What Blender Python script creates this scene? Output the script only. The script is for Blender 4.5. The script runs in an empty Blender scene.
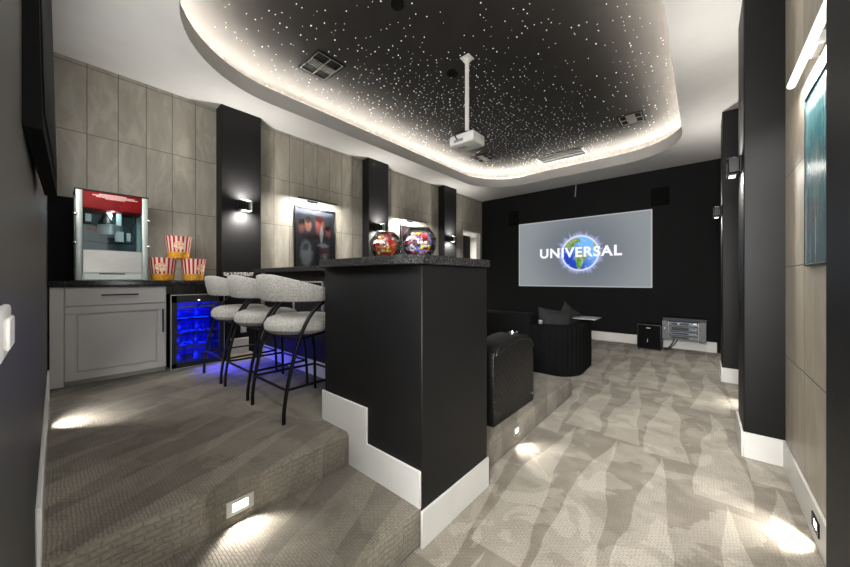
import bpy, bmesh, math, random
from mathutils import Vector, Matrix
random.seed(7)
PI = math.pi
SC = bpy.context.scene
COL = SC.collection

# ------------------------------------------------------------------ mesh building
class MB:
    """collects shapes into one bmesh, in world coordinates"""
    def __init__(self): self.bm = bmesh.new()
    def _merge(self, t, bevel=0, seg=2, ang=0.5):
        if bevel > 0:
            es = [e for e in t.edges if len(e.link_faces) == 2 and e.calc_face_angle(0) > ang]
            bmesh.ops.bevel(t, geom=es, offset=bevel, segments=seg, profile=0.5, affect='EDGES', clamp_overlap=True)
        m = bpy.data.meshes.new('tmp'); t.to_mesh(m); t.free()
        self.bm.from_mesh(m); bpy.data.meshes.remove(m)
        return self
    def box(self, x0, x1, y0, y1, z0, z1, bevel=0, seg=2, mat=None):
        t = bmesh.new(); bmesh.ops.create_cube(t, size=1)
        for v in t.verts:
            v.co = Vector(((x0+x1)/2 + v.co.x*(x1-x0), (y0+y1)/2 + v.co.y*(y1-y0), (z0+z1)/2 + v.co.z*(z1-z0)))
        if mat: t.transform(mat)
        return self._merge(t, bevel, seg)
    def prism(self, poly, axis, a0, a1, bevel=0, seg=2, ang=0.5):
        """poly in the two other axes (in x,y,z order), extruded along axis"""
        t = bmesh.new()
        def mk(p, a):
            c = list(p); c.insert('xyz'.index(axis), a); return t.verts.new(c)
        A = [mk(p, a0) for p in poly]; B = [mk(p, a1) for p in poly]
        t.faces.new(A); t.faces.new(B[::-1]); n = len(poly)
        for i in range(n): t.faces.new((A[i], B[i], B[(i+1) % n], A[(i+1) % n]))
        bmesh.ops.recalc_face_normals(t, faces=t.faces[:])
        return self._merge(t, bevel, seg, ang)
    def tube(self, pts, r, n=8, closed=False):
        t = bmesh.new(); P = [Vector(p) for p in pts]; rings = []; N = len(P); up = None
        for i in range(N):
            if closed: d = P[(i+1) % N] - P[i-1]
            else: d = P[min(i+1, N-1)] - P[max(i-1, 0)]
            d.normalize()
            if up is None:
                up = Vector((0, 0, 1)) if abs(d.z) < .9 else Vector((1, 0, 0))
            s = d.cross(up).normalized(); up = s.cross(d).normalized()
            rr = r[i] if isinstance(r, (list, tuple)) else r
            rings.append([t.verts.new(P[i] + (s*math.cos(2*PI*k/n) + up*math.sin(2*PI*k/n))*rr) for k in range(n)])
        for i in range(N if closed else N-1):
            a, b = rings[i], rings[(i+1) % N]
            for k in range(n): t.faces.new((a[k], a[(k+1) % n], b[(k+1) % n], b[k]))
        if not closed: t.faces.new(rings[0][::-1]); t.faces.new(rings[-1])
        bmesh.ops.recalc_face_normals(t, faces=t.faces[:])
        return self._merge(t)
    def lathe(self, prof, n=24, c=(0, 0, 0), axis='z', cap=True):
        t = bmesh.new(); rings = []
        for r, z in prof:
            ring = []
            for k in range(n):
                a = 2*PI*k/n; q = (r*math.cos(a), r*math.sin(a), z)
                if axis == 'x': q = (q[2], q[0], q[1])
                if axis == 'y': q = (q[0], q[2], q[1])
                ring.append(t.verts.new((c[0]+q[0], c[1]+q[1], c[2]+q[2])))
            rings.append(ring)
        for i in range(len(rings)-1):
            a, b = rings[i], rings[i+1]
            for k in range(n): t.faces.new((a[k], a[(k+1) % n], b[(k+1) % n], b[k]))
        if cap: t.faces.new(rings[0][::-1]); t.faces.new(rings[-1])
        bmesh.ops.recalc_face_normals(t, faces=t.faces[:])
        return self._merge(t)
    def ellipsoid(self, c, r, n=12, rot=None):
        t = bmesh.new(); bmesh.ops.create_uvsphere(t, u_segments=n*2, v_segments=n, radius=1)
        for v in t.verts:
            q = Vector((v.co.x*r[0], v.co.y*r[1], v.co.z*r[2]))
            if rot: q = rot @ q
            v.co = q + Vector(c)
        return self._merge(t)
    def quads(self, verts, faces):
        t = bmesh.new(); V = [t.verts.new(v) for v in verts]
        for f in faces: t.faces.new([V[i] for i in f])
        return self._merge(t)
    def build(self, name, mat, parent=None, smooth=True, off=None):
        bm = self.bm
        if off is None:
            off = Vector((0, 0, 0)); p = parent
            while p is not None: off = off + p.location; p = p.parent
        bm.transform(Matrix.Translation(-Vector(off)))
        if smooth:
            for f in bm.faces: f.smooth = True
            for e in bm.edges:
                if len(e.link_faces) == 2 and e.calc_face_angle(0) > 0.7: e.smooth = False
        m = bpy.data.meshes.new(name); bm.to_mesh(m); bm.free()
        if mat: m.materials.append(mat)
        o = bpy.data.objects.new(name, m); COL.objects.link(o)
        if parent is not None: o.parent = parent
        return o

def tag(o, label=None, cat=None, group=None, kind=None):
    if label: o['label'] = label
    if cat: o['category'] = cat
    if group: o['group'] = group
    if kind: o['kind'] = kind
    return o
def thing(name, label, cat, loc=(0, 0, 0), group=None):
    o = bpy.data.objects.new(name, None); COL.objects.link(o); o.location = loc
    o.empty_display_size = .1
    return tag(o, label, cat, group)
def struct(name, mb, mat, smooth=True):
    return tag(mb.build(name, mat, None, smooth), kind='structure')
def dup(root, loc, label=None, group=None, rz=None):
    def cp(o, par):
        c = o.copy(); COL.objects.link(c)
        if par is not None: c.parent = par
        for ch in list(o.children): cp(ch, c)
        return c
    r = cp(root, None); r.location = loc
    if rz is not None: r.rotation_euler = (0, 0, rz)
    if label: r['label'] = label
    if group: r['group'] = group
    return r

# ------------------------------------------------------------------ materials
class NT:
    def __init__(self, name):
        self.m = bpy.data.materials.new(name); self.m.use_nodes = True
        self.t = self.m.node_tree; self.t.nodes.clear()
        self.out = self.t.nodes.new('ShaderNodeOutputMaterial')
        self.b = self.t.nodes.new('ShaderNodeBsdfPrincipled'); self.t.links.new(self.b.outputs[0], self.out.inputs[0])
    def n(self, typ, **kw):
        o = self.t.nodes.new(typ)
        for k, v in kw.items():
            if k in o.inputs.keys(): self.set(o.inputs[k], v)
            else: setattr(o, k, v)
        return o
    def set(self, sock, v):
        if isinstance(v, bpy.types.NodeSocket): self.t.links.new(v, sock)
        else: sock.default_value = v
    def math(self, op, a, b=None, c=None, clamp=False):
        o = self.t.nodes.new('ShaderNodeMath'); o.operation = op; o.use_clamp = clamp
        self.set(o.inputs[0], a)
        if b is not None: self.set(o.inputs[1], b)
        if c is not None: self.set(o.inputs[2], c)
        return o.outputs[0]
    def mix(self, f, a, b, blend='MIX'):
        o = self.t.nodes.new('ShaderNodeMix'); o.data_type = 'RGBA'; o.blend_type = blend
        self.set(o.inputs[0], f); self.set(o.inputs[6], a); self.set(o.inputs[7], b); return o.outputs[2]
    def obj(self): return self.t.nodes.new('ShaderNodeTexCoord').outputs['Object']
    def sep(self, v):
        o = self.t.nodes.new('ShaderNodeSeparateXYZ'); self.set(o.inputs[0], v); return o.outputs
    def comb(self, x, y, z):
        o = self.t.nodes.new('ShaderNodeCombineXYZ')
        for i, q in enumerate((x, y, z)): self.set(o.inputs[i], q)
        return o.outputs[0]
    def noise(self, v, scale, detail=2, rough=.5, dist=0):
        o = self.n('ShaderNodeTexNoise', Scale=scale, Detail=detail, Roughness=rough, Distortion=dist)
        if v is not None: self.set(o.inputs['Vector'], v)
        return o.outputs[0]
    def sstep(self, v, a, b, lo=0., hi=1.):
        o = self.t.nodes.new('ShaderNodeMapRange'); o.interpolation_type = 'SMOOTHSTEP'
        for i, q in enumerate((v, a, b, lo, hi)): self.set(o.inputs[i], q)
        return o.outputs[0]
    def bump(self, h, strength=.3, dist=.01):
        o = self.n('ShaderNodeBump', Strength=strength, Distance=dist, Height=h)
        self.set(self.b.inputs['Normal'], o.outputs[0])
    def base(self, **kw):
        for k, v in kw.items():
            self.set(self.b.inputs[{'color': 'Base Color', 'rough': 'Roughness', 'metal': 'Metallic', 'emit': 'Emission Color', 'es': 'Emission Strength', 'spec': 'Specular IOR Level', 'coat': 'Coat Weight', 'alpha': 'Alpha', 'trans': 'Transmission Weight', 'sheen': 'Sheen Weight'}[k]], v)
        return self
def C(r, g=None, b=None):
    """sRGB 0-255 -> linear"""
    if g is None: g = b = r
    f = lambda c: (c/255/12.92) if c <= 10 else ((c/255+.055)/1.055)**2.4
    return (f(r), f(g), f(b), 1)

def simple(name, col, rough=.5, metal=0., grain=0., gscale=40., bump=0., bscale=120., **kw):
    k = NT(name); c = col; v = k.obj()
    if grain > 0:
        n = k.noise(v, gscale, 3)
        f = k.sstep(n, .3, .7)
        d = tuple(max(0, q*(1-grain)) for q in col[:3]) + (1,); l = tuple(min(1, q*(1+grain)) for q in col[:3]) + (1,)
        c = k.mix(f, d, l)
    k.base(color=c, rough=rough, metal=metal, **kw)
    if bump > 0: k.bump(k.noise(v, bscale, 3), bump, .003)
    return k.m
def emis(name, col, s):
    k = NT(name); k.base(color=(0, 0, 0, 1), emit=col, es=s, rough=1.); return k.m

def carpet(name, dark, light, marks=True, ang=0., seed=0.):
    k = NT(name); v = k.obj()
    x, y, z = k.sep(v)
    n0 = k.noise(v, 1.1, 2); n1 = k.noise(v, 6., 3); n2 = k.noise(v, 90., 2)
    # vacuum strokes: long tapering wedges, rows of them
    ca, sa = math.cos(ang), math.sin(ang)
    u = k.math('ADD', k.math('MULTIPLY', x, ca), k.math('MULTIPLY', y, sa))
    w = k.math('SUBTRACT', k.math('MULTIPLY', y, ca), k.math('MULTIPLY', x, sa))
    u = k.math('ADD', u, k.math('MULTIPLY', k.math('SUBTRACT', n0, .5), .22))
    P = .30
    us = k.math('MULTIPLY', u, 1/P); col = k.math('FLOOR', us)
    wn = k.t.nodes.new('ShaderNodeTexWhiteNoise'); wn.noise_dimensions = '1D'; k.set(wn.inputs['W'], col)
    w2 = k.math('ADD', k.math('MULTIPLY', w, 1/1.7), k.math('MULTIPLY', wn.outputs['Value'], .55))
    fu = k.math('FRACT', us); fw = k.math('FRACT', k.math('ADD', w2, seed))
    skew = k.math('ADD', .3, k.math('MULTIPLY', wn.outputs['Value'], .4))
    tri = k.math('MULTIPLY', k.math('ABSOLUTE', k.math('SUBTRACT', fu, skew)), 1.7)
    lim = k.math('SUBTRACT', 1., fw)
    wd = k.sstep(k.math('SUBTRACT', lim, tri), -.015, .03)
    pn = k.noise(v, 3.4, 3, .55, .4)
    patch = k.sstep(pn, .53, .56); hole = k.sstep(pn, .40, .43, 1., 0.)
    mk = k.math('ADD', k.math('ADD', k.math('MULTIPLY', wd, .62), k.math('MULTIPLY', patch, .42)), k.math('MULTIPLY', hole, -.25), clamp=True)
    mk = k.math('ADD', k.math('MULTIPLY', mk, .85), k.math('MULTIPLY', n0, .25), clamp=True)
    if not marks: mk = k.math('MULTIPLY', mk, .9)
    base = k.mix(mk, dark, light)
    # looped pile: short woven ribs
    br = k.n('ShaderNodeTexBrick', Scale=1., offset=.5, squash=1.)
    br.inputs['Brick Width'].default_value = .030; br.inputs['Row Height'].default_value = .0125
    br.inputs['Mortar Size'].default_value = .0028; br.inputs['Mortar Smooth'].default_value = .6
    nv = k.n('ShaderNodeTexNoise', Scale=14., Detail=2.); k.set(nv.inputs['Vector'], v)
    vv = k.t.nodes.new('ShaderNodeVectorMath'); vv.operation = 'MULTIPLY_ADD'
    k.set(vv.inputs[0], nv.outputs['Color']); vv.inputs[1].default_value = (.016, .016, .016)
    nrm = k.sep(k.t.nodes.new('ShaderNodeNewGeometry').outputs['True Normal'])
    sx = k.math('GREATER_THAN', k.math('ABSOLUTE', nrm[0]), .6); sy = k.math('GREATER_THAN', k.math('ABSOLUTE', nrm[1]), .6)
    inv = k.math('SUBTRACT', 1., sx)
    px_ = k.math('ADD', k.math('MULTIPLY', x, inv), k.math('MULTIPLY', y, sx))
    ny = k.math('SUBTRACT', k.math('SUBTRACT', 1., sx), sy)
    py_ = k.math('ADD', k.math('MULTIPLY', y, ny), k.math('MULTIPLY', z, k.math('ADD', sx, sy)))
    vs = k.math('SUBTRACT', 1., k.math('MULTIPLY', k.math('ADD', sx, sy), .5)); vx = k.comb(k.math('MULTIPLY', px_, vs), k.math('MULTIPLY', py_, vs), 0.)
    k.set(vv.inputs[2], vx)
    k.set(br.inputs['Vector'], vv.outputs[0])
    fac = k.math('SUBTRACT', 1., br.outputs['Fac'])
    base = k.mix(k.math('MULTIPLY', k.math('SUBTRACT', 1., fac), k.math('SUBTRACT', .42, k.math('MULTIPLY', k.math('ADD', sx, sy), .24))), base, tuple(q*.35 for q in dark[:3]) + (1,))
    base = k.mix(k.math('MULTIPLY', k.sstep(n2, .3, .7), .3), base, tuple(q*.6 for q in dark[:3]) + (1,))
    base = k.mix(k.math('MULTIPLY', k.sstep(n1, .35, .7), .2), base, light)
    k.base(color=base, rough=.95, spec=.1, sheen=.15)
    k.bump(k.math('ADD', k.math('MULTIPLY', fac, .8), k.math('MULTIPLY', n2, .6)), .7, .008)
    return k.m

def tiles(name, col, py, oy, zs, shift=0., marble=.35):
    """large wall tiles with grooves; pattern in y / z of the wall"""
    k = NT(name); v = k.obj(); x, y, z = k.sep(v)
    if shift: y2 = k.math('ADD', y, k.math('MULTIPLY', k.math('GREATER_THAN', y, 1.6), shift))
    else: y2 = y
    fy = k.math('MULTIPLY', k.math('ADD', y2, -oy), 1/py)
    fz = k.math('MULTIPLY', k.math('ADD', z, -zs[0]), 1/zs[1])
    def groove(f, p, wdt):
        fr = k.math('FRACT', k.math('ADD', f, .5)); d = k.math('MULTIPLY', k.math('ABSOLUTE', k.math('SUBTRACT', fr, .5)), p)
        return k.sstep(d, wdt*.5, wdt)
    gy = groove(fy, py, .0042); gz = groove(fz, zs[1], .0045)
    g = k.math('MULTIPLY', gy, gz)
    cell = k.comb(k.math('FLOOR', fy), k.math('FLOOR', fz), 0.)
    wn = k.t.nodes.new('ShaderNodeTexWhiteNoise'); wn.noise_dimensions = '3D'; k.set(wn.inputs['Vector'], cell)
    off = k.t.nodes.new('ShaderNodeVectorMath'); off.operation = 'MULTIPLY_ADD'
    k.set(off.inputs[0], wn.outputs['Color']); off.inputs[1].default_value = (7, 7, 7); k.set(off.inputs[2], k.comb(k.math('MULTIPLY', x, 1.), k.math('MULTIPLY', y, 2.6), k.math('MULTIPLY', z, .8)))
    n = k.noise(off.outputs[0], 2.2, 6, .6, 1.6)
    vein = k.sstep(k.math('ABSOLUTE', k.math('SUBTRACT', n, .5)), .0, .06)
    d = tuple(q*(1-marble) for q in col[:3]) + (1,); l = tuple(min(1, q*(1+marble*.5)) for q in col[:3]) + (1,)
    c = k.mix(k.sstep(n, .32, .68), d, l)
    c = k.mix(k.math('MULTIPLY', k.math('SUBTRACT', 1., vein), .25), c, d)
    c = k.mix(k.math('MULTIPLY', wn.outputs['Value'], .18), c, d)
    c = k.mix(g, tuple(q*.3 for q in col[:3]) + (1,), c)
    k.base(color=c, rough=.45, spec=.4)
    k.bump(k.math('ADD', k.math('MULTIPLY', g, 1.), k.math('MULTIPLY', n, .05)), .5, .004)
    return k.m

def blobs_mat(name, base, top, blobs, rough=.25, spec=.5, streak=0.):
    """soft painted picture: generated coords u (0..1) right, v up; blobs = (u,v,ru,rv,col,amount)"""
    k = NT(name); tc = k.t.nodes.new('ShaderNodeTexCoord'); gx, gy, gz = k.sep(tc.outputs['Generated'])
    vec = k.comb(gy, gz, 0.)
    n = k.noise(vec, 9., 4, .6); nn = k.math('MULTIPLY', k.math('SUBTRACT', n, .5), .12)
    u = k.math('ADD', gy, nn); v = k.math('ADD', gz, nn)
    c = k.mix(gz, base, top)
    for (bu, bv, ru, rv, bc, am) in blobs:
        du = k.math('MULTIPLY', k.math('SUBTRACT', u, bu), 1/ru); dv = k.math('MULTIPLY', k.math('SUBTRACT', v, bv), 1/rv)
        d = k.math('SQRT', k.math('ADD', k.math('MULTIPLY', du, du), k.math('MULTIPLY', dv, dv)))
        c = k.mix(k.math('MULTIPLY', k.sstep(d, .45, 1., 1., 0.), am), c, bc)
    if streak:
        s = k.sstep(k.noise(k.comb(k.math('MULTIPLY', gy, 26.), k.math('MULTIPLY', gz, 1.5), 0.), 1., 3), .55, .7)
        c = k.mix(k.math('MULTIPLY', s, streak), c, C(210, 230, 232))
    c = k.mix(k.math('MULTIPLY', k.sstep(n, .5, .75), .35), c, tuple(q*.4 for q in base[:3]) + (1,))
    k.base(color=c, rough=rough, spec=spec, coat=.0 if spec < .1 else .2)
    return k.m

def glassy(name, tint=(1, 1, 1, 1), gloss=.12, rough=.02, fr_k=.8):
    k = NT(name); t = k.t
    tr = t.nodes.new('ShaderNodeBsdfTransparent'); tr.inputs[0].default_value = tint
    gl = t.nodes.new('ShaderNodeBsdfGlossy'); gl.inputs['Roughness'].default_value = rough
    fr = t.nodes.new('ShaderNodeFresnel'); fr.inputs[0].default_value = 1.45
    f = k.math('ADD', k.math('MULTIPLY', fr.outputs[0], fr_k), gloss*.3, clamp=True)
    mx = t.nodes.new('ShaderNodeMixShader'); t.links.new(f, mx.inputs[0]); t.links.new(tr.outputs[0], mx.inputs[1]); t.links.new(gl.outputs[0], mx.inputs[2])
    t.links.new(mx.outputs[0], k.out.inputs[0]); return k.m

M = {}
M['ceiling'] = simple('ceiling_paint', C(200, 199, 196), .8, grain=.03, gscale=3)
M['fascia'] = simple('fascia_paint', C(172, 171, 168), .7, grain=.03, gscale=3)
M['black_paint'] = simple('black_paint', C(17, 17, 18), .5, grain=.12, gscale=5, spec=.22, bump=.08, bscale=260)
M['screen_wall'] = simple('matte_black_wall', C(16, 16, 17), .8, grain=.1, gscale=3, spec=.2, bump=.05, bscale=200)
M['back_wall'] = simple('charcoal_wall', C(56, 56, 57), .5, grain=.06, gscale=4, bump=.06, bscale=240)
M['bar_black'] = simple('bar_black_panel', C(18, 18, 19), .48, grain=.06, gscale=4, spec=.28)
M['white_trim'] = simple('white_trim', C(214, 213, 209), .4, grain=.03, gscale=5)
M['white_wall'] = simple('white_wall', C(225, 224, 220), .7, grain=.03)
M['carpet'] = carpet('carpet_floor', C(126, 118, 105), C(194, 187, 173), True, 0.02, .15)
M['carpet_platform'] = carpet('carpet_platform', C(104, 98, 87), C(152, 145, 131), False, .45, .6)
M['tile_left'] = tiles('stone_tile_left', C(146, 141, 130), .2285, .44, (.78, .67), -.03, .2)
M['tile_right'] = tiles('stone_tile_right', C(176, 168, 152), .5, 2.33, (.79, .625), 0, .16)
def granite():
    k = NT('black_granite'); v = k.obj()
    n = k.noise(v, 130., 3, .7); m = k.noise(v, 9., 5, .6, .8)
    c = k.mix(k.sstep(n, .52, .7), C(24, 24, 26), C(112, 111, 108)); c = k.mix(k.math('MULTIPLY', k.sstep(m, .56, .62), .12), c, C(120, 120, 118))
    k.base(color=c, rough=.6, spec=.12); return k.m
M['granite'] = granite()
M['worktop'] = simple('black_worktop', C(28, 28, 30), .2, grain=.3, gscale=60)
M['cabinet'] = simple('grey_cabinet_paint', C(172, 171, 168), .45, grain=.03, gscale=6)
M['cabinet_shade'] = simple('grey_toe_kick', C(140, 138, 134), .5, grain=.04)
M['black_metal'] = simple('black_metal', C(20, 20, 21), .38, .6, grain=.1)
M['steel'] = simple('brushed_steel', C(190, 192, 190), .34, .6, grain=.03, gscale=9)
M['machine_steel'] = simple('machine_steel', C(176, 176, 173), .38, .8, grain=.08, gscale=7)
M['alu'] = simple('pale_aluminium', C(186, 197, 193), .38, .45, grain=.05, gscale=60)
M['chrome'] = simple('chrome', C(215), .15, 1., grain=.02)
M['red'] = simple('red_enamel', C(112, 4, 8), .6, grain=.12, gscale=20, spec=.2)
M['pale_letter'] = simple('pale_lettering', C(190, 150, 144), .6, grain=.15, gscale=90)
M['dark_plastic'] = simple('dark_plastic', C(15, 15, 16), .5, grain=.1)
M['white_plastic'] = simple('white_plastic', C(206, 206, 203), .4, grain=.02)
M['machine_inner'] = simple('machine_back', C(70, 86, 92), .4, .2, grain=.15, gscale=12)
M['boucle'] = simple('grey_boucle', C(176, 174, 169), .95, grain=.24, gscale=95, bump=.9, bscale=130)
M['leather'] = simple('black_leather', C(16, 16, 17), .48, grain=.2, gscale=30, bump=.35, bscale=70)
def quilt():
    k = NT('quilted_leather'); v = k.obj(); x, y, z = k.sep(v); n = k.math('MULTIPLY', k.noise(v, 9., 2), 1.6)
    a = k.math('ABSOLUTE', k.math('SINE', k.math('ADD', k.math('MULTIPLY', k.math('ADD', y, z), 44.), n))); b = k.math('ABSOLUTE', k.math('SINE', k.math('ADD', k.math('MULTIPLY', k.math('SUBTRACT', y, z), 44.), n)))
    k.base(color=k.mix(k.noise(v, 30., 3), C(12, 12, 13), C(22, 22, 23)), rough=.42, spec=.5); k.bump(k.math('POWER', k.math('MULTIPLY', a, b), .4), .5, .006); return k.m
M['quilt'] = quilt()
M['velvet'] = simple('black_velvet', C(13, 13, 14), .9, grain=.2, gscale=14, spec=.15)
M['pillow'] = simple('charcoal_cushion', C(30, 30, 32), .8, grain=.25, gscale=40, bump=.3, bscale=200)
M['vent_frame'] = simple('vent_frame', C(92, 90, 86), .5, grain=.05)
M['vent_black'] = simple('vent_black', C(9), .9, grain=.1, spec=.1)
M['picture_glass'] = glassy('picture_glass', (1, 1, 1, 1), .02)
M['glass'] = glassy('clear_glass', (.97, .98, .98, 1), .1)
M['fridge_glass'] = glassy('fridge_glass', (.75, .8, .95, 1), .15)
M['tint_glass'] = glassy('machine_glass', (.82, .9, .92, 1), .0, .02, .3)
M['step_lens'] = emis('step_lens', (1, .97, .9, 1), 9)
M['sconce_lens'] = emis('sconce_lens', (1, .97, .92, 1), 2.5)
M['strip_lens'] = emis('strip_lens', (1, .97, .92, 1), 10)
M['soft_lens'] = emis('soft_lens', (1, .97, .92, 1), .25)
M['cove'] = emis('cove_strip', (1, .93, .82, 1), 420)
M['blue_led'] = emis('blue_led', (.01, .03, 1, 1), 4)
M['white_led'] = emis('white_led', (.9, .95, 1, 1), 6)

# stars in the upper ceiling
def star_ceiling():
    k = NT('star_ceiling'); v = k.obj(); x, y, z = k.sep(v)
    vo = k.t.nodes.new('ShaderNodeTexVoronoi'); vo.voronoi_dimensions = '2D'; vo.inputs['Scale'].default_value = 15.; vo.inputs['Randomness'].default_value = 1.
    k.set(vo.inputs['Vector'], v)
    r, g, b = k.sep(vo.outputs['Color'])
    band = k.math('ABSOLUTE', k.math('ADD', k.math('ADD', x, 2.75), k.math('MULTIPLY', k.math('SUBTRACT', y, 4.), -.18)))
    dens = k.sstep(band, .1, 1.5, .78, .22)
    near = k.sstep(y, 1.2, 3.6, .28, 1.)
    dens = k.math('MULTIPLY', dens, near)
    pick = k.math('LESS_THAN', r, dens)
    rad = k.math('ADD', .03, k.math('MULTIPLY', g, .05))
    dot = k.math('LESS_THAN', vo.outputs['Distance'], rad)
    on = k.math('MULTIPLY', pick, dot)
    s = k.math('MULTIPLY', on, k.math('ADD', .9, k.math('MULTIPLY', b, 4.)))
    k.base(color=k.mix(k.noise(v, 4., 3), C(40, 38, 37), C(48, 46, 44)), rough=.8, spec=.1, emit=(1, .98, .94, 1), es=s); return k.m
M['stars'] = star_ceiling()

# ------------------------------------------------------------------ room constants (metres)
ZC = 3.50; ZU = 3.835; KU = (ZU-1.33)/(3.75-1.33); XL = -4.68; YS = 7.83; XR = 0.44; YB = -0.042; ZP = 0.39; ZS = 0.195; XC = -4.50

# floor and platforms
mb = MB(); mb.box(-5.9, .6, -1.2, 9.3, -.1, 0); struct('floor', mb, M['carpet'])
mb = MB(); mb.prism([(XL, YB), (-1.645, YB), (-1.645, 1.69), (XL, 1.69)], 'z', 0, ZP, .022, 3); struct('floor_platform', mb, M['carpet_platform'])
mb = MB(); mb.prism([(-1.66, YB), (-1.06, YB), (-1.06, 1.30), (-1.66, 1.30)], 'z', 0, ZS, .022, 3); struct('floor_step', mb, M['carpet_platform'])
mb = MB(); mb.prism([(XL, 1.8), (-1.13, 1.8), (-1.13, 3.87), (XL, 3.87)], 'z', 0, ZS, .022, 3); struct('floor_riser', mb, M['carpet_platform'])

# walls
mb = MB()
mb.box(XL-.12, XL, YB-.1, 6.884, 0, ZC); mb.box(XL-.12, XL, 6.884, 7.742, 2.6, ZC); mb.box(XL-.12, XL, 7.742, YS+.1, 0, ZC)
struct('wall_left', mb, M['tile_left'], False)
mb = MB(); mb.box(XR, XR+.1, .3, YS+.1, 0, ZC); struct('wall_right', mb, M['tile_right'], False)
mb = MB(); mb.box(XL-.12, XR+.1, YS, YS+.1, 0, ZC); struct('wall_screen', mb, M['screen_wall'], False)
mb = MB(); mb.box(XL-.12, -.42, YB-.1, YB, 0, ZC); struct('wall_back', mb, M['back_wall'], False)
# hallway seen through the opening
mb = MB(); mb.box(-6.0, -5.9, 6.2, 9.3, 0, 2.75); mb.box(-6.0, XL-.12, 9.2, 9.3, 0, 2.75); mb.box(-6.0, XL-.12, 6.2, 6.3, 0, 2.75); mb.box(-6.0, XL-.12, 6.2, 9.3, 2.7, 2.8)
struct('wall_hall', mb, M['white_wall'], False)
mb = MB(); mb.box(XL-.12, XL+.002, 6.884, 6.89, 0, 2.6); mb.box(XL-.12, XL+.002, 7.727, 7.742, 0, 2.6); mb.box(XL-.12, XL+.002, 6.89, 7.727, 2.59, 2.6); struct('trim_1', mb, M['white_trim'], False)
M['door_dark'] = simple('dark_brown_door', C(58, 53, 48), .5, grain=.15, gscale=8)
d = thing('door_1', None, None, (-4.83, 6.86, 0)); d['kind'] = 'structure'
mb = MB(); mb.box(-4.85, -4.81, 6.86, 7.44, .01, 2.5, .004)
for z0, z1 in ((.2, 1.05), (1.2, 2.25)): mb.box(-4.812, -4.802, 6.96, 7.34, z0, z1, .004)
mb.build('door_leaf', M['door_dark'], d)
mb = MB(); mb.tube([(-4.81, 7.40, 1.05), (-4.77, 7.40, 1.05), (-4.77, 7.32, 1.05)], .01); mb.build('handle', M['black_metal'], d)

# wall columns
def column(x0, x1, y0, y1, name='wall_column'):
    mb = MB(); mb.box(x0, x1, y0, y1, 0, ZC, .006, 1); struct(name, mb, M['black_paint'])
for y0 in (1.345, 3.66, 5.875): column(XL-.01, XC, y0, y0+.475)
column(.228, XR+.01, .77, 1.248); column(.228, XR+.01, 3.39, 3.865); column(.185, XR+.01, 5.67, 6.145)
# plain dark panel on the wall in the corner behind the popcorn machine
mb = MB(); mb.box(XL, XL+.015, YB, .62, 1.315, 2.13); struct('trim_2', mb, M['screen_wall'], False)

# baseboards
BH = .188; T = .014
mb = MB()
mb.box(XL, .185, YS-T, YS, 0, BH, .003, 1); struct('baseboard_screen', mb, M['white_trim'])
mb = MB()
def wrap(xf, y0, y1):
    mb.box(xf-T, xf, y0-T, y1+T, 0, BH, .003, 1); mb.box(xf, XR, y0-T, y0, 0, BH, .003, 1); mb.box(xf, XR, y1, y1+T, 0, BH, .003, 1)
for a in ((.228, .77, 1.248), (.228, 3.39, 3.865), (.185, 5.67, 6.145)): wrap(*a)
for y0, y1 in ((1.262, 3.376), (3.879, 5.656), (6.159, YS-T)): mb.box(XR-T, XR, y0, y1, 0, BH, .003, 1)
struct('baseboard_right', mb, M['white_trim'])
mb = MB()
mb.box(-4.10, -1.645, YB, YB+T, ZP-.01, ZP+BH, .003, 1); mb.box(-1.645, -1.06, YB, YB+T, ZS-.01, ZS+BH, .003, 1); mb.box(-1.06, -.42, YB, YB+T, 0, BH, .003, 1)
struct('baseboard_back', mb, M['white_trim'])
mb = MB()
mb.box(XC, XC+T, 1.345, 1.66, ZP, ZP+BH, .003, 1)
for y0, y1 in ((3.87, 5.87), (6.36, 6.88), (7.745, YS-T)): mb.box(XL, XL+T, y0, y1, 0, BH, .003, 1)
mb.box(XL, XL+T, 1.9, 3.64, ZS, ZS+BH, .003, 1)
struct('baseboard_left', mb, M['white_trim'])

# ceiling with rounded tray
def rrect(x0, x1, y0, y1, r, n=14):
    P = []
    q = r + .2
    for cx, cy, a0, rr in ((x1-r, y1-r, 0, r), (x0+r, y1-r, 90, r), (x0+q, y0+q, 180, q), (x1-q, y0+q, 270, q)):
        for i in range(n+1):
            a = math.radians(a0 + 90*i/n); P.append((cx + rr*math.cos(a), cy + rr*math.sin(a)))
    return P
TX0, TX1, TY0, TY1, TR = -4.05, -.235, .62, 7.02, .95
def outline(off): return rrect(TX0-off, TX1+off, TY0-off, TY1+off, TR+off)
def ring(mb, A, za, B, zb):
    n = len(A); V = [(p[0], p[1], za) for p in A] + [(p[0], p[1], zb) for p in B]
    mb.quads(V, [(i, (i+1) % n, n+(i+1) % n, n+i) for i in range(n)])
def plate_with_hole(mb, hole, x0, x1, y0, y1, z):
    t = bmesh.new(); H = [t.verts.new((p[0], p[1], z)) for p in hole]; O = [t.verts.new(q) for q in ((x0, y0, z), (x1, y0, z), (x1, y1, z), (x0, y1, z))]
    es = [t.edges.new((L[i], L[(i+1) % len(L)])) for L in (H, O) for i in range(len(L))]
    bmesh.ops.triangle_fill(t, use_beauty=True, use_dissolve=False, edges=es)
    for f in t.faces:
        if f.normal.z > 0: f.normal_flip()
    mb._merge(t)
mb = MB(); plate_with_hole(mb, outline(0), XL-.12, XR+.1, YB-1.2, YS+.1, ZC); struct('ceiling', mb, M['ceiling'], False)
ZL = 3.70
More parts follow.
